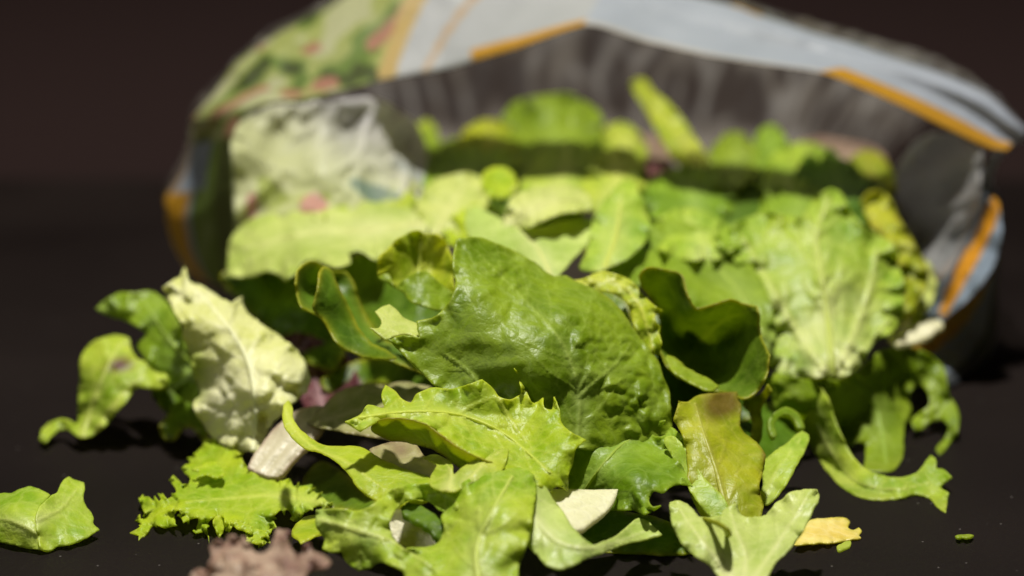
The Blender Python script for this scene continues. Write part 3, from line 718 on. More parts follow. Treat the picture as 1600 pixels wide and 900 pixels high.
leaf('leaf_scrap', 'gold', 'golden yellow torn leaf scrap lying on the table at the right front', [
 dict(o='1240,853* 1252,832 1266,813 1280,811 1296,810 1322,811 1328,817 1325,825 1333,829 1342,825* 1347,831 1342,838 1345,841 1332,843 1318,846 1300,849 1275,850', d='1240,853,48.9 1266,813,50.6 1322,811,50.9 1342,835,49.9 1300,849,49.2', bl=(0.04,18), ruf=(0.06,22,7), edge=(0.7,5))], cat='leaf scrap', group=None, step=3)
leaf('leaf_crumb', 'light', 'tiny green crumb of leaf under the golden yellow scrap', [
 dict(o='1308,857 1314,852 1322,849 1330,848 1329,854 1320,860 1310,862', d='1308,860,49 1330,850,49.4 1320,852,49.3', bl=(0,20), ruf=(0,20,5), serr=1.2)], cat='leaf crumb', group=None, step=2.5, thick=0.0008)
leaf('leaf_crumb', 'green', 'lone green leaf crumb on the bare table at the right', [
 dict(o='1492,839 1500,837 1512,836 1522,838 1518,840 1505,841 1496,841', d='1491,839,49.7 1524,839,49.7 1507,834,50.1', bl=(0,20), ruf=(0,20,5), serr=0.9)], cat='leaf crumb', group=None, step=2, thick=0.0004)

leaf('lettuce_leaf', 'light', 'folded light green leaf lying alone on the table at the left edge', [
 dict(o='-60,775 -20,772 0,771 19,771 32,764 47,761 62,765 79,774* 72,781 64,789 59,798 56,811 57,828 61,846 67,861* 47,858 19,851 0,847 -30,842 -60,838',
  d='-60,790,50.2 -60,838,49.5 47,761,50.5 0,771,50.5 20,800,49.2 40,815,48.9 40,858,48.95 0,846,49.2 79,774,50.2 57,820,48.9', bl=(0.015,26), ruf=(0.02,60,14), edge=(0.2,2.5), ribs=[dict(p='60,835 20,815 -40,805', w=3, n=3)]),
 dict(o='59,797 72,781 80,774 89,770 94,758 100,750 107,746* 119,751 131,755* 132,766 130,779 136,794 142,801 146,811* 145,817 155,828* 136,840 110,851 89,855 80,860 72,862 64,858 59,840 56,815',
  d='59,797,49.2 58,820,48.9 70,861,48.85 89,770,50.3 107,746,51.2 131,755,51.1 146,811,50.3 155,828,49.9 110,851,49.2 95,800,49.9 110,820,49.7', bl=(0.03,24), ruf=(0.05,40,10), edge=(0.25,2.5), ribs=[dict(p='57,815 82,802 95,795 120,765', w=3.5, n=2)])], step=3.2)

leaf('frisee_leaf', 'yellow', 'small frilly bright green leaf with spiky toothed rim on the table at the left', [
 dict(o='203,833* 222,820 211,813* 230,808 223,796 217,779* 233,777 239,785 242,775* 249,783 254,771* 261,780 275,769 267,748 270,743* 281,753 291,761 297,748 287,737* 289,727 297,724 293,716* 307,712 310,703 318,695 323,684* 339,689 355,703 371,705 382,724 393,737 419,740 425,737* 438,753 451,748 459,761 483,761 491,769 505,778 521,791* 503,791 489,793 478,800 467,805 473,813 459,815* 449,796 435,799 427,809 433,825* 424,824 419,831 423,849* 411,847 409,855* 398,846 385,844 393,831 377,825 365,820 358,832* 352,822 350,809 329,812 323,824 327,842* 320,832 305,833* 309,820 310,809 297,812 286,817* 283,808 281,799 270,793 273,820 259,825 243,820 225,839*',
  d='203,833,50.2 217,779,51.8 270,745,52.4 289,727,53.4 323,684,55.0 370,710,53.2 270,793,50.8 330,812,50.1 320,838,49.95 370,770,51.3 425,740,52.3 521,791,51.2 435,799,50.2 415,850,49.5 360,815,50.0 230,838,50.1 470,790,50.8 300,770,51.4',
  ruf=(0.20,30,9), bl=(0.14,34), edge=(0.3,2.5), serr=0.5, teeth=(26,8), ribs=[dict(p='500,785 430,775 350,780 290,785', w=4, n=4, bl=0.3)]),
 dict(o='333,812 345,806 352,812 350,828 342,840* 336,826', d='333,812,50.0 352,812,50.3 342,840,49.7', bl=(0,20), ruf=(0.05,14,4)),
 dict(o='360,815 380,818 398,824 412,830 426,826* 420,836 408,842 412,852* 398,850 382,846 396,838 382,830 370,826', d='360,815,49.8 426,826,49.7 398,850,49.2', bl=(0.02,12), ruf=(0.08,14,4)),
 dict(o='300,735 312,728 330,722 345,726 352,740 338,748 322,742 308,748* 312,738', d='300,735,52.0 330,722,52.5 345,745,51.6', bl=(0,12), ruf=(0.08,16,4)),
 dict(o='428,742 440,752 444,742* 452,756 470,760 488,758 480,768 460,772 440,768', m=1, d='428,742,52.4 488,758,52 440,768,51.9', bl=(0,12), ruf=(0.08,16,4))],
 mats=['green'], cat='frisee leaf', group=None, step=2.8)

leaf('red_oak_leaf', 'pinkish', 'blurred pinkish brown frilly leaf at the very front left of centre', [
 dict(o='290,925 300,895 312,888 325,893 330,872 327,855* 340,842 352,850 356,838* 366,836 372,850 378,838 390,852 402,866 420,860 428,840 432,826* 444,828 456,832* 452,850 458,862 470,868 474,850* 482,848 490,862 505,868 518,878* 508,888 490,890 478,900 470,925',
  d='290,925,42.2 340,845,43.6 432,826,44.0 518,878,43.2 400,880,42.3 470,925,41.9', ruf=(0.3,44,16), bl=(0.1,40), edge=(0.3,8), serr=1),
 dict(o='322,900 336,866 348,858 362,872 380,866 392,880 410,885 400,925 330,925', d='322,900,41.6 350,860,42.4 410,885,41.7 360,925,41.3', ruf=(0.3,44,14), bl=(0.08,40), serr=1),
 dict(o='420,925 425,885 440,870 452,880 470,878 492,872 500,880 480,895 470,925', d='420,925,41.6 440,870,42.4 500,880,42.2 450,920,41.4', ruf=(0.3,44,14), bl=(0.08,40), serr=1)],
 cat='red oak leaf', group=None, step=4)

leaf('lettuce_leaf', 'yellow', 'long slender yellow green leaf curling up to the left in front of the pale stalk', [
 dict(o='441,652 443,634* 450,626 456,634 459,656 470,672 487,686 505,696 530,698 559,698 572,703 588,713 610,724 640,736 672,748 680,775 640,790 604,786 585,782 573,774 560,763 545,741 535,730 524,721 502,708 478,702 458,686 446,670',
  d='448,628,51.2 443,650,50.6 470,690,49.7 505,700,49.3 559,698,49.4 530,725,48.4 600,740,48.4 585,782,47.6 660,770,47.6 480,682,49.9', bl=(0.02,26), ruf=(0.03,50,8), edge=(0.5,3), ridge=0.05,
  ribs=[dict(p='446,640 462,675 500,706 540,722 600,765', w=4, n=0)])], step=3.4)

leaf('lettuce_leaf', 'cream', 'creamy white crinkled heart leaf standing left of centre', [
 dict(o='253,450* 266,442 276,436 289,419* 296,438 315,448 333,456 347,466 361,472 378,463* 380,476 386,489 400,500 415,512 430,522 444,532 460,544 473,560 480,575 484,596 478,612 466,624 448,636 439,646 425,665 415,682 408,697 400,707* 384,706 367,703 350,695 333,683 320,668 311,655 304,640 303,626* 312,620 312,612 308,596 300,576 296,556 292,540 287,526 285,510 277,495 267,478',
  d='253,450,56.2 289,419,56.9 333,456,56.0 378,465,56.3 340,510,54.6 415,512,55.2 473,560,54.6 480,600,54.2 420,590,53.4 360,590,54.0 400,640,53.3 400,706,53.3 330,660,54.2 303,626,54.8 311,550,55.0 380,550,53.9',
  ruf=(0.22,70,20), bl=(0.36,46), edge=(0.4,5), serr=2.0, blot=[(306,575,30,42,1.0)], ribs=[dict(p='395,705 400,640 385,560 340,490 290,440', w=6, n=5, bl=0.5)])], step=3.6, wave=0.3)
leaf('stalk_piece', 'stalkpink', 'pale pinkish stalk sloping between the creamy heart leaf and slender leaf', [
 dict(o='387,735* 398,712 415,690 435,668 455,650 480,640 510,642 512,660 498,684 476,706 455,728 436,748 410,745', d='387,735,52.2 510,640,54.0 436,748,51.9 440,680,52.6 480,690,52.5', bl=(0.04,40), ruf=(0.02,50,10), ribs=[dict(p='405,742 450,690 500,648', w=4), dict(p='425,745 470,695 508,655', w=4)])], cat='stalk piece', group=None, thick=0.0015, step=4)

leaf('lettuce_leaf', 'green', 'blurred green leaf with a pale tip behind the creamy heart leaf', [
 dict(o='150,482* 170,466 186,458 210,457 238,456 262,474 276,498 290,526 305,548 340,556 375,580 370,605 335,618 305,632 284,622 262,602 244,580 226,560 214,540 228,522 214,510 192,500 165,492',
  d='150,482,58.8 210,460,58.6 260,480,57.8 290,530,57.0 370,590,55.6 305,630,56.2 226,560,57.3 240,520,57.4', ruf=(0.15,60,20), bl=(0.05,40), edge=(0.2,6), blot=[(160,480,20,22,0.8)], ribs=[dict(p='340,600 280,550 230,480', w=6, n=4)]) ], step=5)
leaf('lettuce_leaf', 'lightred', 'arched green leaf with a dark red spot at the far left of the heap', [
 dict(o='62,688* 65,672 76,662 95,655 108,656 119,662 122,640 122,615 126,592 124,570 131,550 143,536 160,528 184,524 202,530 206,548 214,560 232,566 250,576 262,590 267,602* 250,608 228,606 212,608 198,626 182,645 166,664 150,678 136,684 121,682 107,672 92,672 80,682 70,692',
  d='62,688,56.4 95,656,57.2 119,665,56.6 122,615,57.3 145,536,57.9 202,530,58.2 267,602,56.7 212,606,56.6 150,678,56.0 170,590,56.7 225,580,57.0 180,640,56.3', ruf=(0.14,50,14), bl=(0.04,40), edge=(0.15,5), blot=[(186,572,24,15,1.0)], ribs=[dict(p='130,680 150,620 170,570 190,535', w=6, n=3), dict(p='150,675 185,625 225,585', w=5)]) ], step=4.5)
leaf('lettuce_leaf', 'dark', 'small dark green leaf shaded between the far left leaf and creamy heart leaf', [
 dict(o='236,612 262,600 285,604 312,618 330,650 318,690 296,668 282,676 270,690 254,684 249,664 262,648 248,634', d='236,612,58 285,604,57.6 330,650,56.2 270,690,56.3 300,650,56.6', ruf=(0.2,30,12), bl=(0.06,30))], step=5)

leaf('radicchio_leaf', 'red', 'dark red leaf in the gap right of the creamy heart leaf', [
 dict(o='430,530 465,520 505,532 535,552 556,580 565,610 548,628 520,640 498,652 478,640 466,610 455,575', d='430,530,59 505,532,58.5 556,590,57.2 500,645,55.4 480,590,58.2', ruf=(0.15,40,14), bl=(0.08,36), edge=(0.3,7), blot=[(500,655,40,14,0.8)], ribs=[dict(p='505,645 495,600 480,550', w=6, n=3)])], cat='radicchio leaf', group=None, step=5)
leaf('lettuce_leaf', 'brown', 'muted olive leaf lying flat behind the toothed yellow green leaf', [
 dict(o='478,660 500,640 522,618 545,606 570,600 600,602 628,597 660,602 690,612 712,640 700,668 660,690 600,686 560,680 520,672', d='478,660,53 570,600,54.6 690,612,53 600,686,50.4 700,668,51 540,650,52.6', ruf=(0.15,40,14), bl=(0.10,30), edge=(0.3,4), ribs=[dict(p='500,660 580,640 680,640', w=4, n=4)])], step=4.5)
leaf('lettuce_leaf', 'brown', 'brownish olive scrap tucked under the toothed yellow green leaf', [
 dict(o='578,704 600,694 625,688 640,684 650,694 662,712 690,722 705,742 690,760 650,756 612,740 592,722', d='578,704,49.8 640,684,50.4 705,742,48.6 640,755,48.3', ruf=(0.1,30,10), bl=(0.05,24), blot=[(628,705,20,16,0.6)])], step=4)
leaf('lettuce_leaf', 'light', 'small folded light green leaf on top of the front arched leaf', [
 dict(o='661,716* 672,711 684,711 698,718 707,727 709,742 722,731 740,720 752,713 760,711 772,701* 784,702 796,703* 793,716 788,730 778,742 760,748 735,756 712,768 690,768 671,757 674,742 682,728',
  d='661,716,48.2 684,711,48.5 707,730,47.6 772,702,48.4 796,703,48.3 735,756,46.9 680,757,47.2', ruf=(0.06,30,9), bl=(0.03,24), edge=(0.4,3), ribs=[dict(p='700,765 705,740 690,715', w=3), dict(p='730,755 760,720 785,705', w=3, n=1)]) ], step=3)
leaf('stalk_piece', 'stalk', 'white stalk stub inside the hollow of the front arched leaf', [
 dict(o='606,800 628,792 650,805 690,820 700,850 680,866 650,864 616,846', d='606,800,47.6 690,820,47.2 616,846,47.0 680,866,46.8', bl=(0.05,22), ruf=(0,20,5))], cat='stalk piece', group=None, thick=0.001, step=4)
leaf('lettuce_leaf', 'dark', 'grey green rolled leaf tip inside the hollow of the front arched leaf', [
 dict(o='627,797 633,790 650,791 668,800 684,812 694,828 692,844 684,852* 676,838 660,824 642,814 630,806', d='627,797,46.9 668,800,46.9 694,828,46.6 684,852,46.4 660,820,46.4', bl=(0.03,14), ruf=(0.03,20,5), edge=(0,3))], step=3, thick=0.0012)
leaf('leaf_scrap', 'yellow', 'small olive yellow scrap left of the front arched leaf', [
 dict(o='456,838 462,820 474,810 497,806 512,815 508,832 490,840 470,850* 466,844', d='456,838,48.9 497,806,49.6 508,832,48.4', bl=(0.02,18), ruf=(0.05,24,6))], cat='leaf scrap', group=None, step=3.5)

# ---- middle of the heap
leaf('lettuce_leaf', 'dark', 'dark green rolled leaf with a yellow rim left of the tall central leaf', [
 dict(o='462,443* 463,428 470,416 483,408 496,408 506,418 520,424 540,424 552,440 562,472 578,505 600,530 640,540 690,560 690,590 650,580 600,562 573,560 553,552 538,546 524,534 512,514 503,498 488,490 470,480 464,462',
  d='462,443,52.6 483,408,53.6 505,425,54.6 490,450,55.0 552,440,55.0 578,505,54.6 640,545,53.4 573,558,52.6 524,534,52.1 488,490,52.0 470,480,52.1 690,575,52.6', ruf=(0.05,50,10), bl=(0.03,30), edge=(0.55,4), serr=1.0),
 dict(o='497,442 499,424 505,416 514,420 528,446 545,480 560,512 580,536 604,548 620,560 596,562 573,560 553,552 538,546 524,534 512,514 503,498 492,490', m=1,
  d='499,424,52.3 505,418,52.6 528,446,52.7 560,512,52.5 620,558,52.4 573,560,51.9 524,534,51.7 494,490,51.8 510,470,52.0', ruf=(0.03,50,10), bl=(0.02,30), edge=(0.6,4))],
 mats=['dark'], step=3.2)
leaf('lettuce_leaf', 'yellow', 'bright yellow green cupped leaf glowing left of the tip of the tall central leaf', [
 dict(o='590,408* 593,400 604,390 613,380 622,372 633,366 645,361 655,360* 668,366 683,365 692,372 698,382 704,396 713,420* 708,436 712,458 705,474 690,482 660,470 630,452 607,442 592,432',
  d='590,405,53.4 655,360,54.6 698,380,54.4 713,420,53.6 708,460,53.3 650,420,54.6 620,440,54.0 680,420,54.6', ruf=(0.10,40,12), bl=(0.05,26), edge=(0.4,4), ribs=[dict(p='650,470 655,420 658,370', w=5, n=3)]),
 dict(o='592,434 606,428 618,450 630,438 645,428 663,423 676,432 688,442 700,452 712,460 704,474 700,480 687,486 667,481 640,471 627,455 607,444', m=1,
  d='592,434,53.3 618,450,53.0 663,423,52.9 712,460,53.0 687,486,52.4 640,471,52.4', ruf=(0.05,30,8), bl=(0.02,26), edge=(0.4,3))],
 mats=['green'], step=3.3)
leaf('lettuce_leaf', 'pale', 'wide flat pale green leaf left of the glowing cupped leaf', [
 dict(o='355,430* 356,404 358,380 368,362 384,348 420,334 470,322 520,316 580,316 640,328 672,350 660,372 636,376 612,386 596,402 590,408 572,398* 560,392 545,396* 548,410 530,418 508,414 490,408 474,410 464,424 446,441* 434,430 418,424 396,432 376,434',
  d='355,430,60.2 384,350,62.2 470,322,62.8 600,318,62.2 672,350,60.2 590,408,57.2 545,400,57.4 446,441,57.5 470,380,59.2 560,360,59.8', ruf=(0.12,60,18), bl=(0.05,50), edge=(0.15,5), ribs=[dict(p='660,350 580,360 480,365 380,390', w=6, n=5, bl=0.3)])], step=4.5, wave=0.3)
leaf('lettuce_leaf', 'light', 'pale frilled leaf just above the wide flat leaf on the left', [
 dict(o='500,330 505,305 520,285 530,262 546,250 558,262 576,266 596,278 622,288 646,304 662,330 650,348 600,345 540,345', d='500,330,62.5 546,250,65 596,278,64.5 662,330,61.6 560,345,61.5 570,300,63', ruf=(0.25,34,16), bl=(0.10,30), edge=(0.2,6), ribs=[dict(p='600,345 575,300 548,258', w=5, n=3)])], step=5)
leaf('lettuce_leaf', 'light', 'small pale frilled leaf against the silvery left inside of the bag', [
 dict(o='470,330 462,312 476,300 490,306 500,290* 514,300 530,312 528,335 500,345', d='470,330,63 500,290,65 530,312,63.6 500,345,62', ruf=(0.2,24,10), bl=(0.08,24))], step=5)
leaf('lettuce_leaf', 'pale', 'pale green leaf tilted up behind the wide flat leaf', [
 dict(o='640,345 650,322 660,300 676,284 700,275 726,270 748,276 762,296 764,320 750,345 728,362 700,370 672,368', d='640,345,61.2 700,275,63.2 762,296,62.5 728,362,60 680,330,61.0', ruf=(0.14,50,14), bl=(0.05,36), ribs=[dict(p='680,368 705,320 735,280', w=5, n=4)])], step=5)
leaf('lettuce_leaf', 'yellow', 'small round yellowish leaf tip above the middle of the heap', [
 dict(o='752,288 756,270 770,262 790,262 804,274 808,292 798,306 775,310 758,304', d='752,288,61 790,262,62 798,306,60.4', ruf=(0.08,30,10), bl=(0.05,26))], step=5)
leaf('lettuce_leaf', 'pale', 'plump rolled pale green leaf behind the tall central leaf', [
 dict(o='792,324 800,308 812,302 835,294 859,289 880,289 901,292 915,300 925,314 924,326 912,332 888,332 866,338 840,350 815,360 797,364 786,350',
  d='792,324,58.6 859,289,60.2 901,292,60.2 925,316,59.2 850,318,58.0 797,364,58.2 900,325,58.2', ruf=(0.10,40,12), bl=(0.10,26), edge=(0.1,5), ribs=[dict(p='795,345 850,318 915,312', w=5, n=4)]),
 dict(o='797,366 812,356 836,346 862,336 888,330 910,334 900,348 860,362 820,376', m=1, d='797,366,58.5 862,336,59 910,334,59.4 860,362,60', ruf=(0.02,40,12), bl=(0.03,26))], mats=['green'], step=4.5)
leaf('lettuce_leaf', 'pale', 'smooth wide pale leaf directly behind the top of the tall central leaf', [
 dict(o='730,330 742,322 760,330 790,346 820,356 850,354 880,345 905,342 925,344 932,356 924,372 908,392 890,412 876,428 862,440 840,440 800,410 770,392 745,382 730,365',
  d='730,330,59.2 850,354,58.4 925,344,59.0 870,428,55.4 800,400,55.8 745,380,57.2 830,390,57.0', ruf=(0.05,60,18), bl=(0.02,50), edge=(0.1,5), ribs=[dict(p='860,430 840,390 800,350', w=5, n=3, bl=0.6)])], step=4.5)
leaf('lettuce_leaf', 'light', 'leaf pointing up with a creamy rib right behind the tall central leaf', [
 dict(o='905,420 916,395 922,368 926,345 940,320 958,296 976,281* 990,286 1000,304 1010,330 1018,358 1004,384 985,402 960,415 930,425', d='905,420,56.4 976,281,60.4 1018,358,58.4 930,425,55.8 965,350,58.0', ruf=(0.14,44,14), bl=(0.10,30), edge=(0.1,6), ribs=[dict(p='945,420 962,370 972,300', w=11, n=4, bl=0.5)])],
 midrib=[dict(p='945,420 962,370 972,300', w=0.07, m='light')], step=4.5)
leaf('lettuce_leaf', 'yellow', 'bright leaf with serrated rim between the tall central and dark cupped leaves', [
 dict(o='895,438 904,438* 925,430 945,424 962,428 976,434 990,442 1001,455 1012,468 1024,478 1036,486* 1024,492 1025,502 1032,512 1031,520 1034,540 1028,557* 1016,548 1006,538 996,524 990,512 986,490 980,474 966,464 950,456 930,460 910,455',
  d='895,438,53.6 945,424,53.8 1001,455,53.2 1036,486,52.4 1028,557,51.9 990,500,52.8 930,460,53.2 1010,500,52.3', ruf=(0.14,40,10), bl=(0.06,26), edge=(0.4,4), ribs=[dict(p='900,445 960,440 1000,480 1020,545', w=4, n=4, bl=0.3)]),
 dict(o='925,456 950,454 980,474 990,512 1006,538 1000,560 960,500', m=1, d='925,456,54.4 980,474,54 1000,560,53', ruf=(0,20,5), bl=(0,20))], mats=['dark'], step=3.4)
leaf('lettuce_leaf', 'dark', 'large dark green cupped leaf with a thin yellow edge right of the tall central leaf', [
 dict(o='998,432* 1003,424 1012,418 1028,418 1041,422 1056,424 1066,430 1070,442 1073,455 1079,470 1087,482* 1100,480 1116,475 1130,470 1141,467 1160,474 1183,478* 1187,492 1187,509 1191,528 1203,555* 1202,572 1199,586 1194,598 1187,609 1176,618 1162,624 1140,616 1115,612 1086,600 1060,590 1040,570 1030,545 1030,500 1018,470 1003,450',
  d='998,432,52.8 1041,422,53.2 1073,455,52.6 1087,482,52.2 1141,467,52.9 1183,478,52.8 1203,560,51.8 1187,609,51.4 1162,624,51.5 1120,545,55.2 1080,530,55.6 1050,480,54.6 1040,560,53.0 1140,510,54.2 1090,600,53.0 1165,560,53.0',
  ruf=(0.10,60,8), bl=(0.04,34), edge=(0.5,1.7), serr=0.9, ribs=[dict(p='1060,590 1090,540 1130,500 1175,485', w=4, n=3, bl=0.4)]),
 dict(o='1040,556 1056,560 1072,574 1086,582 1104,590 1124,604* 1110,612 1092,606 1070,594 1050,580', m=1, d='1040,556,52.4 1086,582,52.2 1124,604,51.7 1070,594,51.8', ruf=(0.03,20,5), bl=(0,20), edge=(0.5,4))],
 mats=['green'], step=3.3)
leaf('lettuce_leaf', 'olive', 'narrow yellowish strip of leaf seen below the dark cupped leaf', [
 dict(o='1160,632 1172,622 1190,614 1200,600* 1206,610 1196,626 1190,640 1192,662 1188,690 1180,700 1172,690 1176,664 1170,645', d='1160,632,52.8 1200,600,52.6 1180,700,52.2 1190,650,52.7', ruf=(0.06,24,6), bl=(0.03,20), edge=(0.2,4))], step=4)
leaf('lettuce_leaf', 'green', 'vivid green leaf sloping behind the dark cupped leaf', [
 dict(o='925,436 932,418 955,398 985,380 1000,362 1022,350 1050,344 1080,352 1110,362 1140,380 1165,402 1190,440 1206,480 1212,520 1205,560 1185,520 1160,500 1120,494 1080,500 1050,480 1010,450 970,444',
  d='925,436,56.0 985,380,58.5 1050,344,60 1140,380,59.6 1206,480,56.6 1205,560,55.4 1080,500,55 1060,420,57.2 1150,440,57.6', ruf=(0.12,60,16), bl=(0.08,44), edge=(0.12,6), ribs=[dict(p='1195,530 1150,450 1080,390 1020,365', w=6, n=5, bl=0.4)])], step=4.2, wave=0.3)
leaf('lettuce_leaf', 'fan', 'big bright fan shaped leaf with pale veins at the right of the heap', [
 dict(o='1116,372 1135,358 1155,345 1176,338 1200,331 1226,336 1250,338 1268,318 1284,301 1300,294* 1312,300 1324,318 1332,334 1350,352 1370,366 1392,378* 1404,396 1402,412 1410,430 1416,452 1412,474 1414,492 1402,512 1388,524 1372,530 1358,548 1346,570 1330,584 1310,593* 1285,591 1262,592 1235,588 1212,582* 1200,572 1198,550 1206,524 1202,494 1194,464 1184,440 1160,420 1136,396',
  d='1116,372,59.2 1200,331,60.2 1300,296,61.2 1392,378,60.0 1414,480,58.6 1372,530,57.6 1310,593,55.8 1262,592,55.8 1212,582,56.0 1200,490,57.4 1290,450,58.0 1340,440,58.6 1250,400,59.0 1300,540,56.4 1240,520,57.2',
  ruf=(0.30,50,18), bl=(0.16,40), edge=(0.12,6), ridge=0.12,
  blot=[(1285,585,75,34,0.8),(1230,572,30,20,0.8)],
  ribs=[dict(p='1300,588 1296,520 1285,440 1275,370 1295,310', w=11, n=4, bl=0.35), dict(p='1292,584 1240,510 1200,440 1160,370', w=9, n=3, bl=0.3), dict(p='1305,585 1335,520 1360,450 1370,390', w=9, n=3, bl=0.3), dict(p='1310,588 1350,545 1390,500', w=6)])],
 midrib=[dict(p='1300,588 1296,520 1285,440 1275,370', w=0.085, m='fan')], step=3.8, wave=0.4, lively=0.15)
leaf('lettuce_leaf', 'green', 'drooping dark green leaf hanging below the big fan shaped leaf', [
 dict(o='1196,590 1212,584 1240,589 1262,593 1285,592 1312,594 1336,582 1356,564 1376,548 1400,542 1430,544 1456,556 1474,574 1478,582 1480,600 1484,618 1494,634 1499,656 1494,680 1482,696 1468,712* 1462,704 1474,688 1482,668 1474,656 1458,658 1444,668 1430,674* 1424,658 1436,646 1452,632 1450,614 1440,603 1428,606 1420,620 1424,642 1414,664 1412,692 1410,716 1398,734 1370,738 1350,734 1352,712 1352,696 1342,690 1326,698 1310,690 1292,664 1270,640 1240,668 1216,650 1206,620',
  d='1196,590,55.6 1262,593,55.6 1250,640,55.2 1312,594,56.0 1400,542,58 1456,556,58.4 1494,660,57.4 1468,712,56.2 1396,612,57.8 1380,735,54.9 1316,668,56.8 1240,668,56.2 1430,674,57.2', ruf=(0.18,60,14), bl=(0.04,44), edge=(0.15,5), m=0, ribs=[dict(p='1330,590 1370,640 1385,725', w=6, n=2, bl=0.3)])], step=4, spotless=1)
leaf('lettuce_leaf', 'light', 'curved stem like leaf sweeping down to the table under the big fan shaped leaf', [
 dict(o='1236,628 1252,606 1272,600 1290,614 1300,640 1310,668 1322,694 1340,722 1358,736 1382,744 1410,746 1434,738 1446,722 1454,712* 1462,718 1464,732 1474,734 1488,746* 1476,754 1470,762 1482,770* 1480,786 1478,802* 1464,792 1454,780 1440,774 1400,780 1360,781 1332,772 1308,754 1288,730 1268,698 1250,664',
  d='1236,628,56.6 1250,664,56.4 1268,698,56.0 1288,730,55.4 1308,754,54.6 1360,781,53.2 1272,600,55.9 1300,640,54.9 1310,668,54.7 1340,722,54.0 1285,650,55.1 1312,715,54.3 1345,752,53.4 1382,744,53.4 1400,762,52.8 1440,755,53.0 1455,714,53.9 1488,746,53.0 1478,800,51.8 1410,779,52.4', ruf=(0.08,40,9), bl=(0.03,30), edge=(0.2,4), ribs=[dict(p='1256,615 1290,690 1335,750 1400,765 1450,755', w=3, n=6, bl=0.25)])],
 step=3.6)
leaf('stalk_piece', 'stalk', 'pale torn stalk lying across the right hand lip of the bag', [
 dict(o='1388,530 1400,516 1425,512 1448,505 1468,503* 1474,510 1460,520 1448,530 1430,536 1405,542', d='1388,530,58.4 1468,503,60.5 1430,536,58.2', ruf=(0.05,30,8), bl=(0.04,20))], cat='stalk piece', group=None, thick=0.0012, step=4)

# ---- inside the bag
leaf('lettuce_leaf', 'green', 'large dull green leaf arching inside the bag behind the middle of the heap', [
 dict(o='612,282 622,262 640,246 668,230 700,218 740,212 776,208 784,184 800,162 830,152 862,147 892,146 912,158 934,172 944,190 940,214 944,240 940,270 930,296 915,312 890,300 850,296 800,300 770,262 730,262 690,276 650,300',
  d='612,282,68 700,218,70.5 784,184,71 862,147,72 940,190,70 930,296,66 850,296,66 690,276,67.5 850,220,68.6', ruf=(0.25,70,20), bl=(0.12,46), edge=(0.1,6), ribs=[dict(p='880,298 870,230 850,160', w=7, n=3), dict(p='800,290 740,240 650,260', w=7, n=3)])], step=5.5, wave=0.5)
leaf('lettuce_leaf', 'light', 'lighter green leaf under the arching leaf inside the bag', [
 dict(o='810,300 822,270 840,244 870,226 905,222 930,240 940,266 945,295 935,320 905,325 860,310', d='810,300,64 870,226,67.5 940,266,66.5 905,325,62.8', ruf=(0.15,50,14), bl=(0.08,40), ribs=[dict(p='870,312 880,270 890,230', w=6, n=3)])], step=5.5)
leaf('lettuce_leaf', 'yellow', 'slim olive green leaf sticking up highest inside the bag', [
 dict(o='984,132* 994,122 1008,124 1022,142 1042,158 1062,180 1080,206 1098,232 1110,256 1112,276 1096,280 1070,266 1048,244 1032,216 1016,186 998,156', d='984,132,71 1042,158,70 1110,256,67 1096,280,66 1032,216,68.6', ruf=(0.10,44,10), bl=(0.08,30), ribs=[dict(p='1104,274 1060,210 996,132', w=5, n=5, bl=0.25)])], step=5)
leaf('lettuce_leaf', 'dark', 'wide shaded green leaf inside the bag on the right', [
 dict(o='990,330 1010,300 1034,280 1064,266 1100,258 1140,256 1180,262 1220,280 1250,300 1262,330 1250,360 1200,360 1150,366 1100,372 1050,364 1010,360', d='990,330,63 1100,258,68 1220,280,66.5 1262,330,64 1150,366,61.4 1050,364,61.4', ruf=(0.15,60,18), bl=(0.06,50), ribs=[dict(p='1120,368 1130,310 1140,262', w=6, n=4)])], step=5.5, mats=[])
leaf('lettuce_leaf', 'green', 'small upright green leaf tip on the right inside the bag', [
 dict(o='1168,300 1172,250 1178,218 1190,200 1208,194 1222,206 1234,232 1240,262 1244,300 1210,320', d='1168,300,66 1208,194,71 1244,300,66 1205,320,65', ruf=(0.14,40,12), bl=(0.08,30), ribs=[dict(p='1205,312 1204,206 1206,200', w=5, n=3)])], step=5.5)
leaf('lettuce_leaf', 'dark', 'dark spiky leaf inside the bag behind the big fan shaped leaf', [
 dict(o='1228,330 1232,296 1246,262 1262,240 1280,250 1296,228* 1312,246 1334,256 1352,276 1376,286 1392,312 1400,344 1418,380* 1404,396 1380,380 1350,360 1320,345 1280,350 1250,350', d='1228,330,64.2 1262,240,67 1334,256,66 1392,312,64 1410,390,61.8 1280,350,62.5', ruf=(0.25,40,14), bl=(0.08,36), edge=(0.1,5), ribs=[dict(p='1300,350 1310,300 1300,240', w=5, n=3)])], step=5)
leaf('lettuce_leaf', 'olive', 'curling dark leaf with a yellowish rim at the right edge of the heap', [
 dict(o='1346,312 1360,298 1378,298 1394,316 1404,340 1418,362 1432,386 1446,412 1450,436 1442,460 1430,486 1412,512 1396,520 1402,490 1412,462 1410,430 1396,402 1380,376 1360,350', d='1346,312,62.6 1378,298,63 1432,386,61 1450,436,60.6 1400,515,58.6 1396,402,60.6', ruf=(0.15,40,12), bl=(0.05,30), edge=(0.3,6))], step=5)
leaf('lettuce_leaf', 'pale', 'pale leaf fragment near the orange stripe at the right of the bag mouth', [
 dict(o='1412,440 1424,412 1440,404 1456,416 1464,440 1458,470 1444,496 1426,510 1412,500 1420,470', d='1412,440,61.4 1440,404,62.6 1464,440,62.2 1426,510,60', ruf=(0.1,30,10), bl=(0.08,24))], step=5)
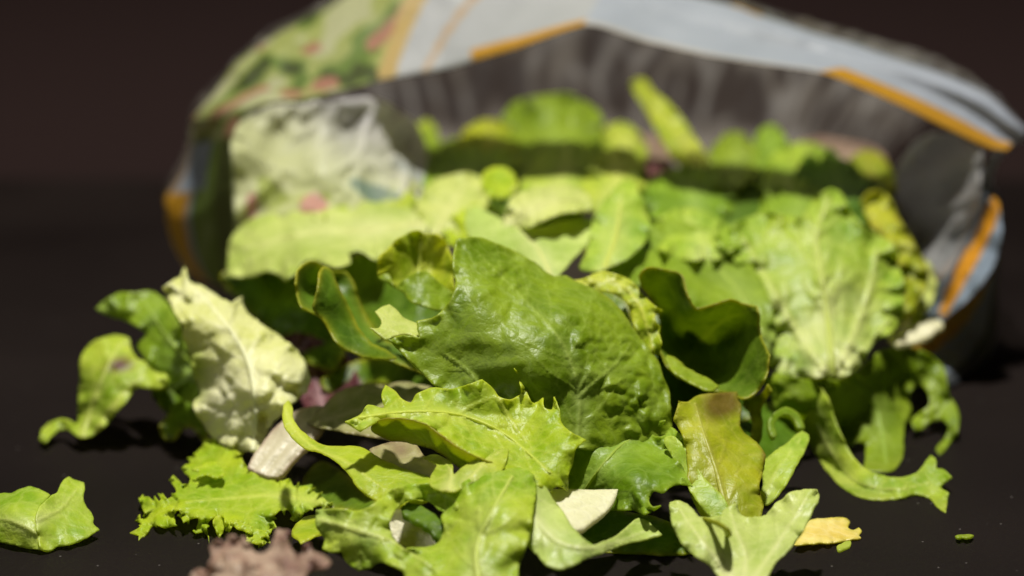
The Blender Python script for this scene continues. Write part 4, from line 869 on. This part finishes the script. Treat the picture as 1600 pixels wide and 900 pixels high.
leaf('red_leaf', 'red', 'brownish red leaf fragment in the middle of the bag opening', [
 dict(o='985,285 995,258 1020,248 1048,254 1060,272 1052,298 1030,318 1000,310', d='985,285,68 1020,248,70 1060,272,68 1015,318,65.5', ruf=(0.1,30,10), bl=(0.08,24))], cat='red leaf', group=None, step=5)
leaf('red_leaf', 'pinkish', 'pinkish brown leaf lying deep in the bag right of the tallest leaf', [
 dict(o='1225,255 1240,225 1275,215 1330,222 1370,232 1386,252 1372,275 1330,270 1280,262', d='1225,255,72 1275,215,76 1370,232,73 1330,270,70', ruf=(0.1,30,10), bl=(0.08,24))], cat='red leaf', group=None, step=6)
leaf('red_leaf', 'pinkish', 'pinkish brown leaf lying deep in the bag left of the tallest leaf', [
 dict(o='930,240 940,218 970,208 1010,212 1045,222 1050,248 1020,258 970,262', d='930,240,72 970,208,77 1045,222,74 1000,260,70', ruf=(0.1,30,10), bl=(0.08,24))], cat='red leaf', group=None, step=6)
leaf('lettuce_leaf', 'light', 'yellowish leaf standing by the silvery left wall inside the bag', [
 dict(o='630,282 634,250 640,220 650,196 668,186 682,200 688,226 690,250 680,272 660,290', d='630,282,67 668,186,73 690,250,69.5 660,290,66', ruf=(0.12,30,12), bl=(0.06,30))], step=6)

# ---- low leaves that carry the heap, mostly in shade
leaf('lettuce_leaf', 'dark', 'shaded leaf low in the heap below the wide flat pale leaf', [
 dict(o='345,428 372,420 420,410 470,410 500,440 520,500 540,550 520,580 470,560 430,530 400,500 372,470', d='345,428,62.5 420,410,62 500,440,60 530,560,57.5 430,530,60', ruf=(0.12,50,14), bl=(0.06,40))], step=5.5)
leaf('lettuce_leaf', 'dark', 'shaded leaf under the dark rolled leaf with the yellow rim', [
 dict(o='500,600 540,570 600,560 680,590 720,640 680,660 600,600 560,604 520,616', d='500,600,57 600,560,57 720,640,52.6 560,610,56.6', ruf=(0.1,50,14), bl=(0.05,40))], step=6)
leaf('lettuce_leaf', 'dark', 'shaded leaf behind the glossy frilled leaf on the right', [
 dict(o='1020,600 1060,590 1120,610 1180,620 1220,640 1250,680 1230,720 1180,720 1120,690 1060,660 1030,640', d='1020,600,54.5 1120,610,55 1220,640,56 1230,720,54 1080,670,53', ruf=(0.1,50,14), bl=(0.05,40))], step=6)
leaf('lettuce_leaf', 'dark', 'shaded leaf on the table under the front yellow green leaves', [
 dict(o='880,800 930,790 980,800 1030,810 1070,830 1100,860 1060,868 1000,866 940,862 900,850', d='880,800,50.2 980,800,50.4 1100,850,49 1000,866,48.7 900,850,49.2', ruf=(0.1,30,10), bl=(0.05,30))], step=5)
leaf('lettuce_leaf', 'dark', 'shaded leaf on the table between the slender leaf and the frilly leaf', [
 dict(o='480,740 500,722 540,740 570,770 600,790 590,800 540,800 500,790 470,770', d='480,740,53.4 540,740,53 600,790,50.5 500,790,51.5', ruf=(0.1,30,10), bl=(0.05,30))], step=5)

leaf('lettuce_leaf', 'dark', 'shaded leaf seen between the glowing cupped leaf and the dark rolled leaf', [  # dark filler leaf, added to darken the gap where lit film showed
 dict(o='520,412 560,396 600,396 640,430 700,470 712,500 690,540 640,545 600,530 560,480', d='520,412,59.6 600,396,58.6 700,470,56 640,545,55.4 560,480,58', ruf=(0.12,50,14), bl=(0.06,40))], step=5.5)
leaf('lettuce_leaf', 'dark', 'shaded leaf just behind the right shoulder of the tall central leaf', [  # another added dark filler, hiding lit film behind the central leaf
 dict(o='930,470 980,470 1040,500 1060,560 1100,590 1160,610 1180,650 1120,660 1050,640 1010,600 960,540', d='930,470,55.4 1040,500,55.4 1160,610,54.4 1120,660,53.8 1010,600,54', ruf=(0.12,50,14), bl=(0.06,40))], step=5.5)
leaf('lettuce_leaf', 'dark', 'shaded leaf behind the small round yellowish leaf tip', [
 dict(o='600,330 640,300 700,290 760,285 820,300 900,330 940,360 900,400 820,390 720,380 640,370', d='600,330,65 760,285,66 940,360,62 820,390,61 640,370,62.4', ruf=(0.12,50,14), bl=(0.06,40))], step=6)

# ---- more leaves heaped in the mouth of the bag
more = [
 ('yellow', 'yellow green frilled leaf rising in the shade of the bag roof left of centre', '700,262 712,224 734,196 764,186 796,200 812,226 806,256 776,274 736,278', '700,262,67 764,186,71.5 812,226,69.6 776,274,66.4'),
 ('light', 'light green frilled leaf under the bag roof right of the large arching leaf', '925,262 934,226 950,196 972,190 996,206 1012,236 1006,266 976,282', '925,262,67 950,196,71 1012,236,69 976,282,66'),
 ('light', 'light green crinkled leaf under the right part of the bag roof', '1180,290 1196,256 1224,230 1262,222 1296,236 1316,262 1306,292 1262,306 1214,308', '1180,290,65.6 1262,222,70 1316,262,67 1262,306,64.4'),
 ('pale', 'pale crumpled leaf deep in the mouth of the bag behind the plump rolled leaf', '830,300 842,264 866,244 898,240 926,256 936,286 920,308 880,318', '830,300,64.2 898,240,68 936,286,65.4 880,318,62.8'),
 ('pale', 'pale crumpled leaf next to the silvery fold on the left inside the bag', '548,300 556,262 576,240 604,232 630,244 648,268 652,296 630,316 590,320', '548,300,64 604,232,67.5 652,296,64.5 590,320,62.8'),
 ('green', 'mid green leaf lying behind the pale tilted leaf', '640,285 668,250 706,232 750,226 790,236 806,262 790,288 740,296 690,300', '640,285,65.5 706,232,68.5 806,262,66.5 740,298,63.6'),
 ('light', 'bright green leaf left of the slim highest leaf inside the bag', '900,318 912,280 930,250 956,232 986,236 1004,260 1008,292 990,318 950,334', '900,318,62.5 956,232,67 1008,292,64.5 950,334,61.8'),
 ('green', 'green leaf lying below the slim highest leaf inside the bag', '1000,318 1020,280 1056,262 1100,262 1134,280 1150,312 1130,344 1084,356 1036,350', '1000,318,62.8 1056,262,66 1150,312,64.4 1084,356,60.8'),
 ('light', 'yellow green ruffled leaf left of the big fan shaped leaf', '1010,372 1030,340 1064,326 1100,330 1130,348 1150,374 1140,400 1100,408 1056,404', '1010,372,59.6 1064,326,61.8 1150,374,60 1056,404,57.8'),
 ('green', 'green leaf tip right of the slim highest leaf inside the bag', '1100,270 1110,236 1130,212 1156,206 1176,224 1186,254 1174,284 1140,296', '1100,270,66.5 1156,206,71 1186,254,67.5 1140,296,64.6'),
 ('olive', 'olive leaf leaning on the right wall inside the bag', '1310,290 1322,256 1344,236 1372,240 1392,262 1400,296 1386,324 1350,330', '1310,290,65.2 1344,236,68.5 1400,296,65.2 1350,330,63.4'),
 ('green', 'vivid green leaf just above the big fan shaped leaf', '1180,345 1196,306 1226,284 1262,282 1290,300 1300,330 1280,352 1226,360', '1180,345,62.4 1226,284,65.4 1300,330,63 1226,360,61.2'),
 ('yellow', 'yellow green leaf edge showing over the smooth wide pale leaf', '690,372 706,340 730,322 762,318 786,334 800,360 790,384 744,392', '690,372,59.8 730,322,61.6 800,360,59.8 744,392,58.2'),
]
for m_, lab, o_, d_ in more:
    a = parse(o_); c = np.array(a)[:, :2].mean(0); b = np.array(a[:2])[:, :2].mean(0)
    far = np.array(min(a, key=lambda q: q[1])[:2]); near = np.array(max(a, key=lambda q: q[1])[:2])
    rb = ' '.join('%.0f,%.0f' % tuple(q) for q in (near*0.92+c*0.08, c+np.array((6, 0)), far*0.9+c*0.1))
    leaf('lettuce_leaf', m_, lab, [dict(o=o_, d=d_, ruf=(0.28, 34, 12), bl=(0.12, 28), edge=(0.2, 4), serr=1.8, ribs=[dict(p=rb, w=5, n=4)])], step=5)
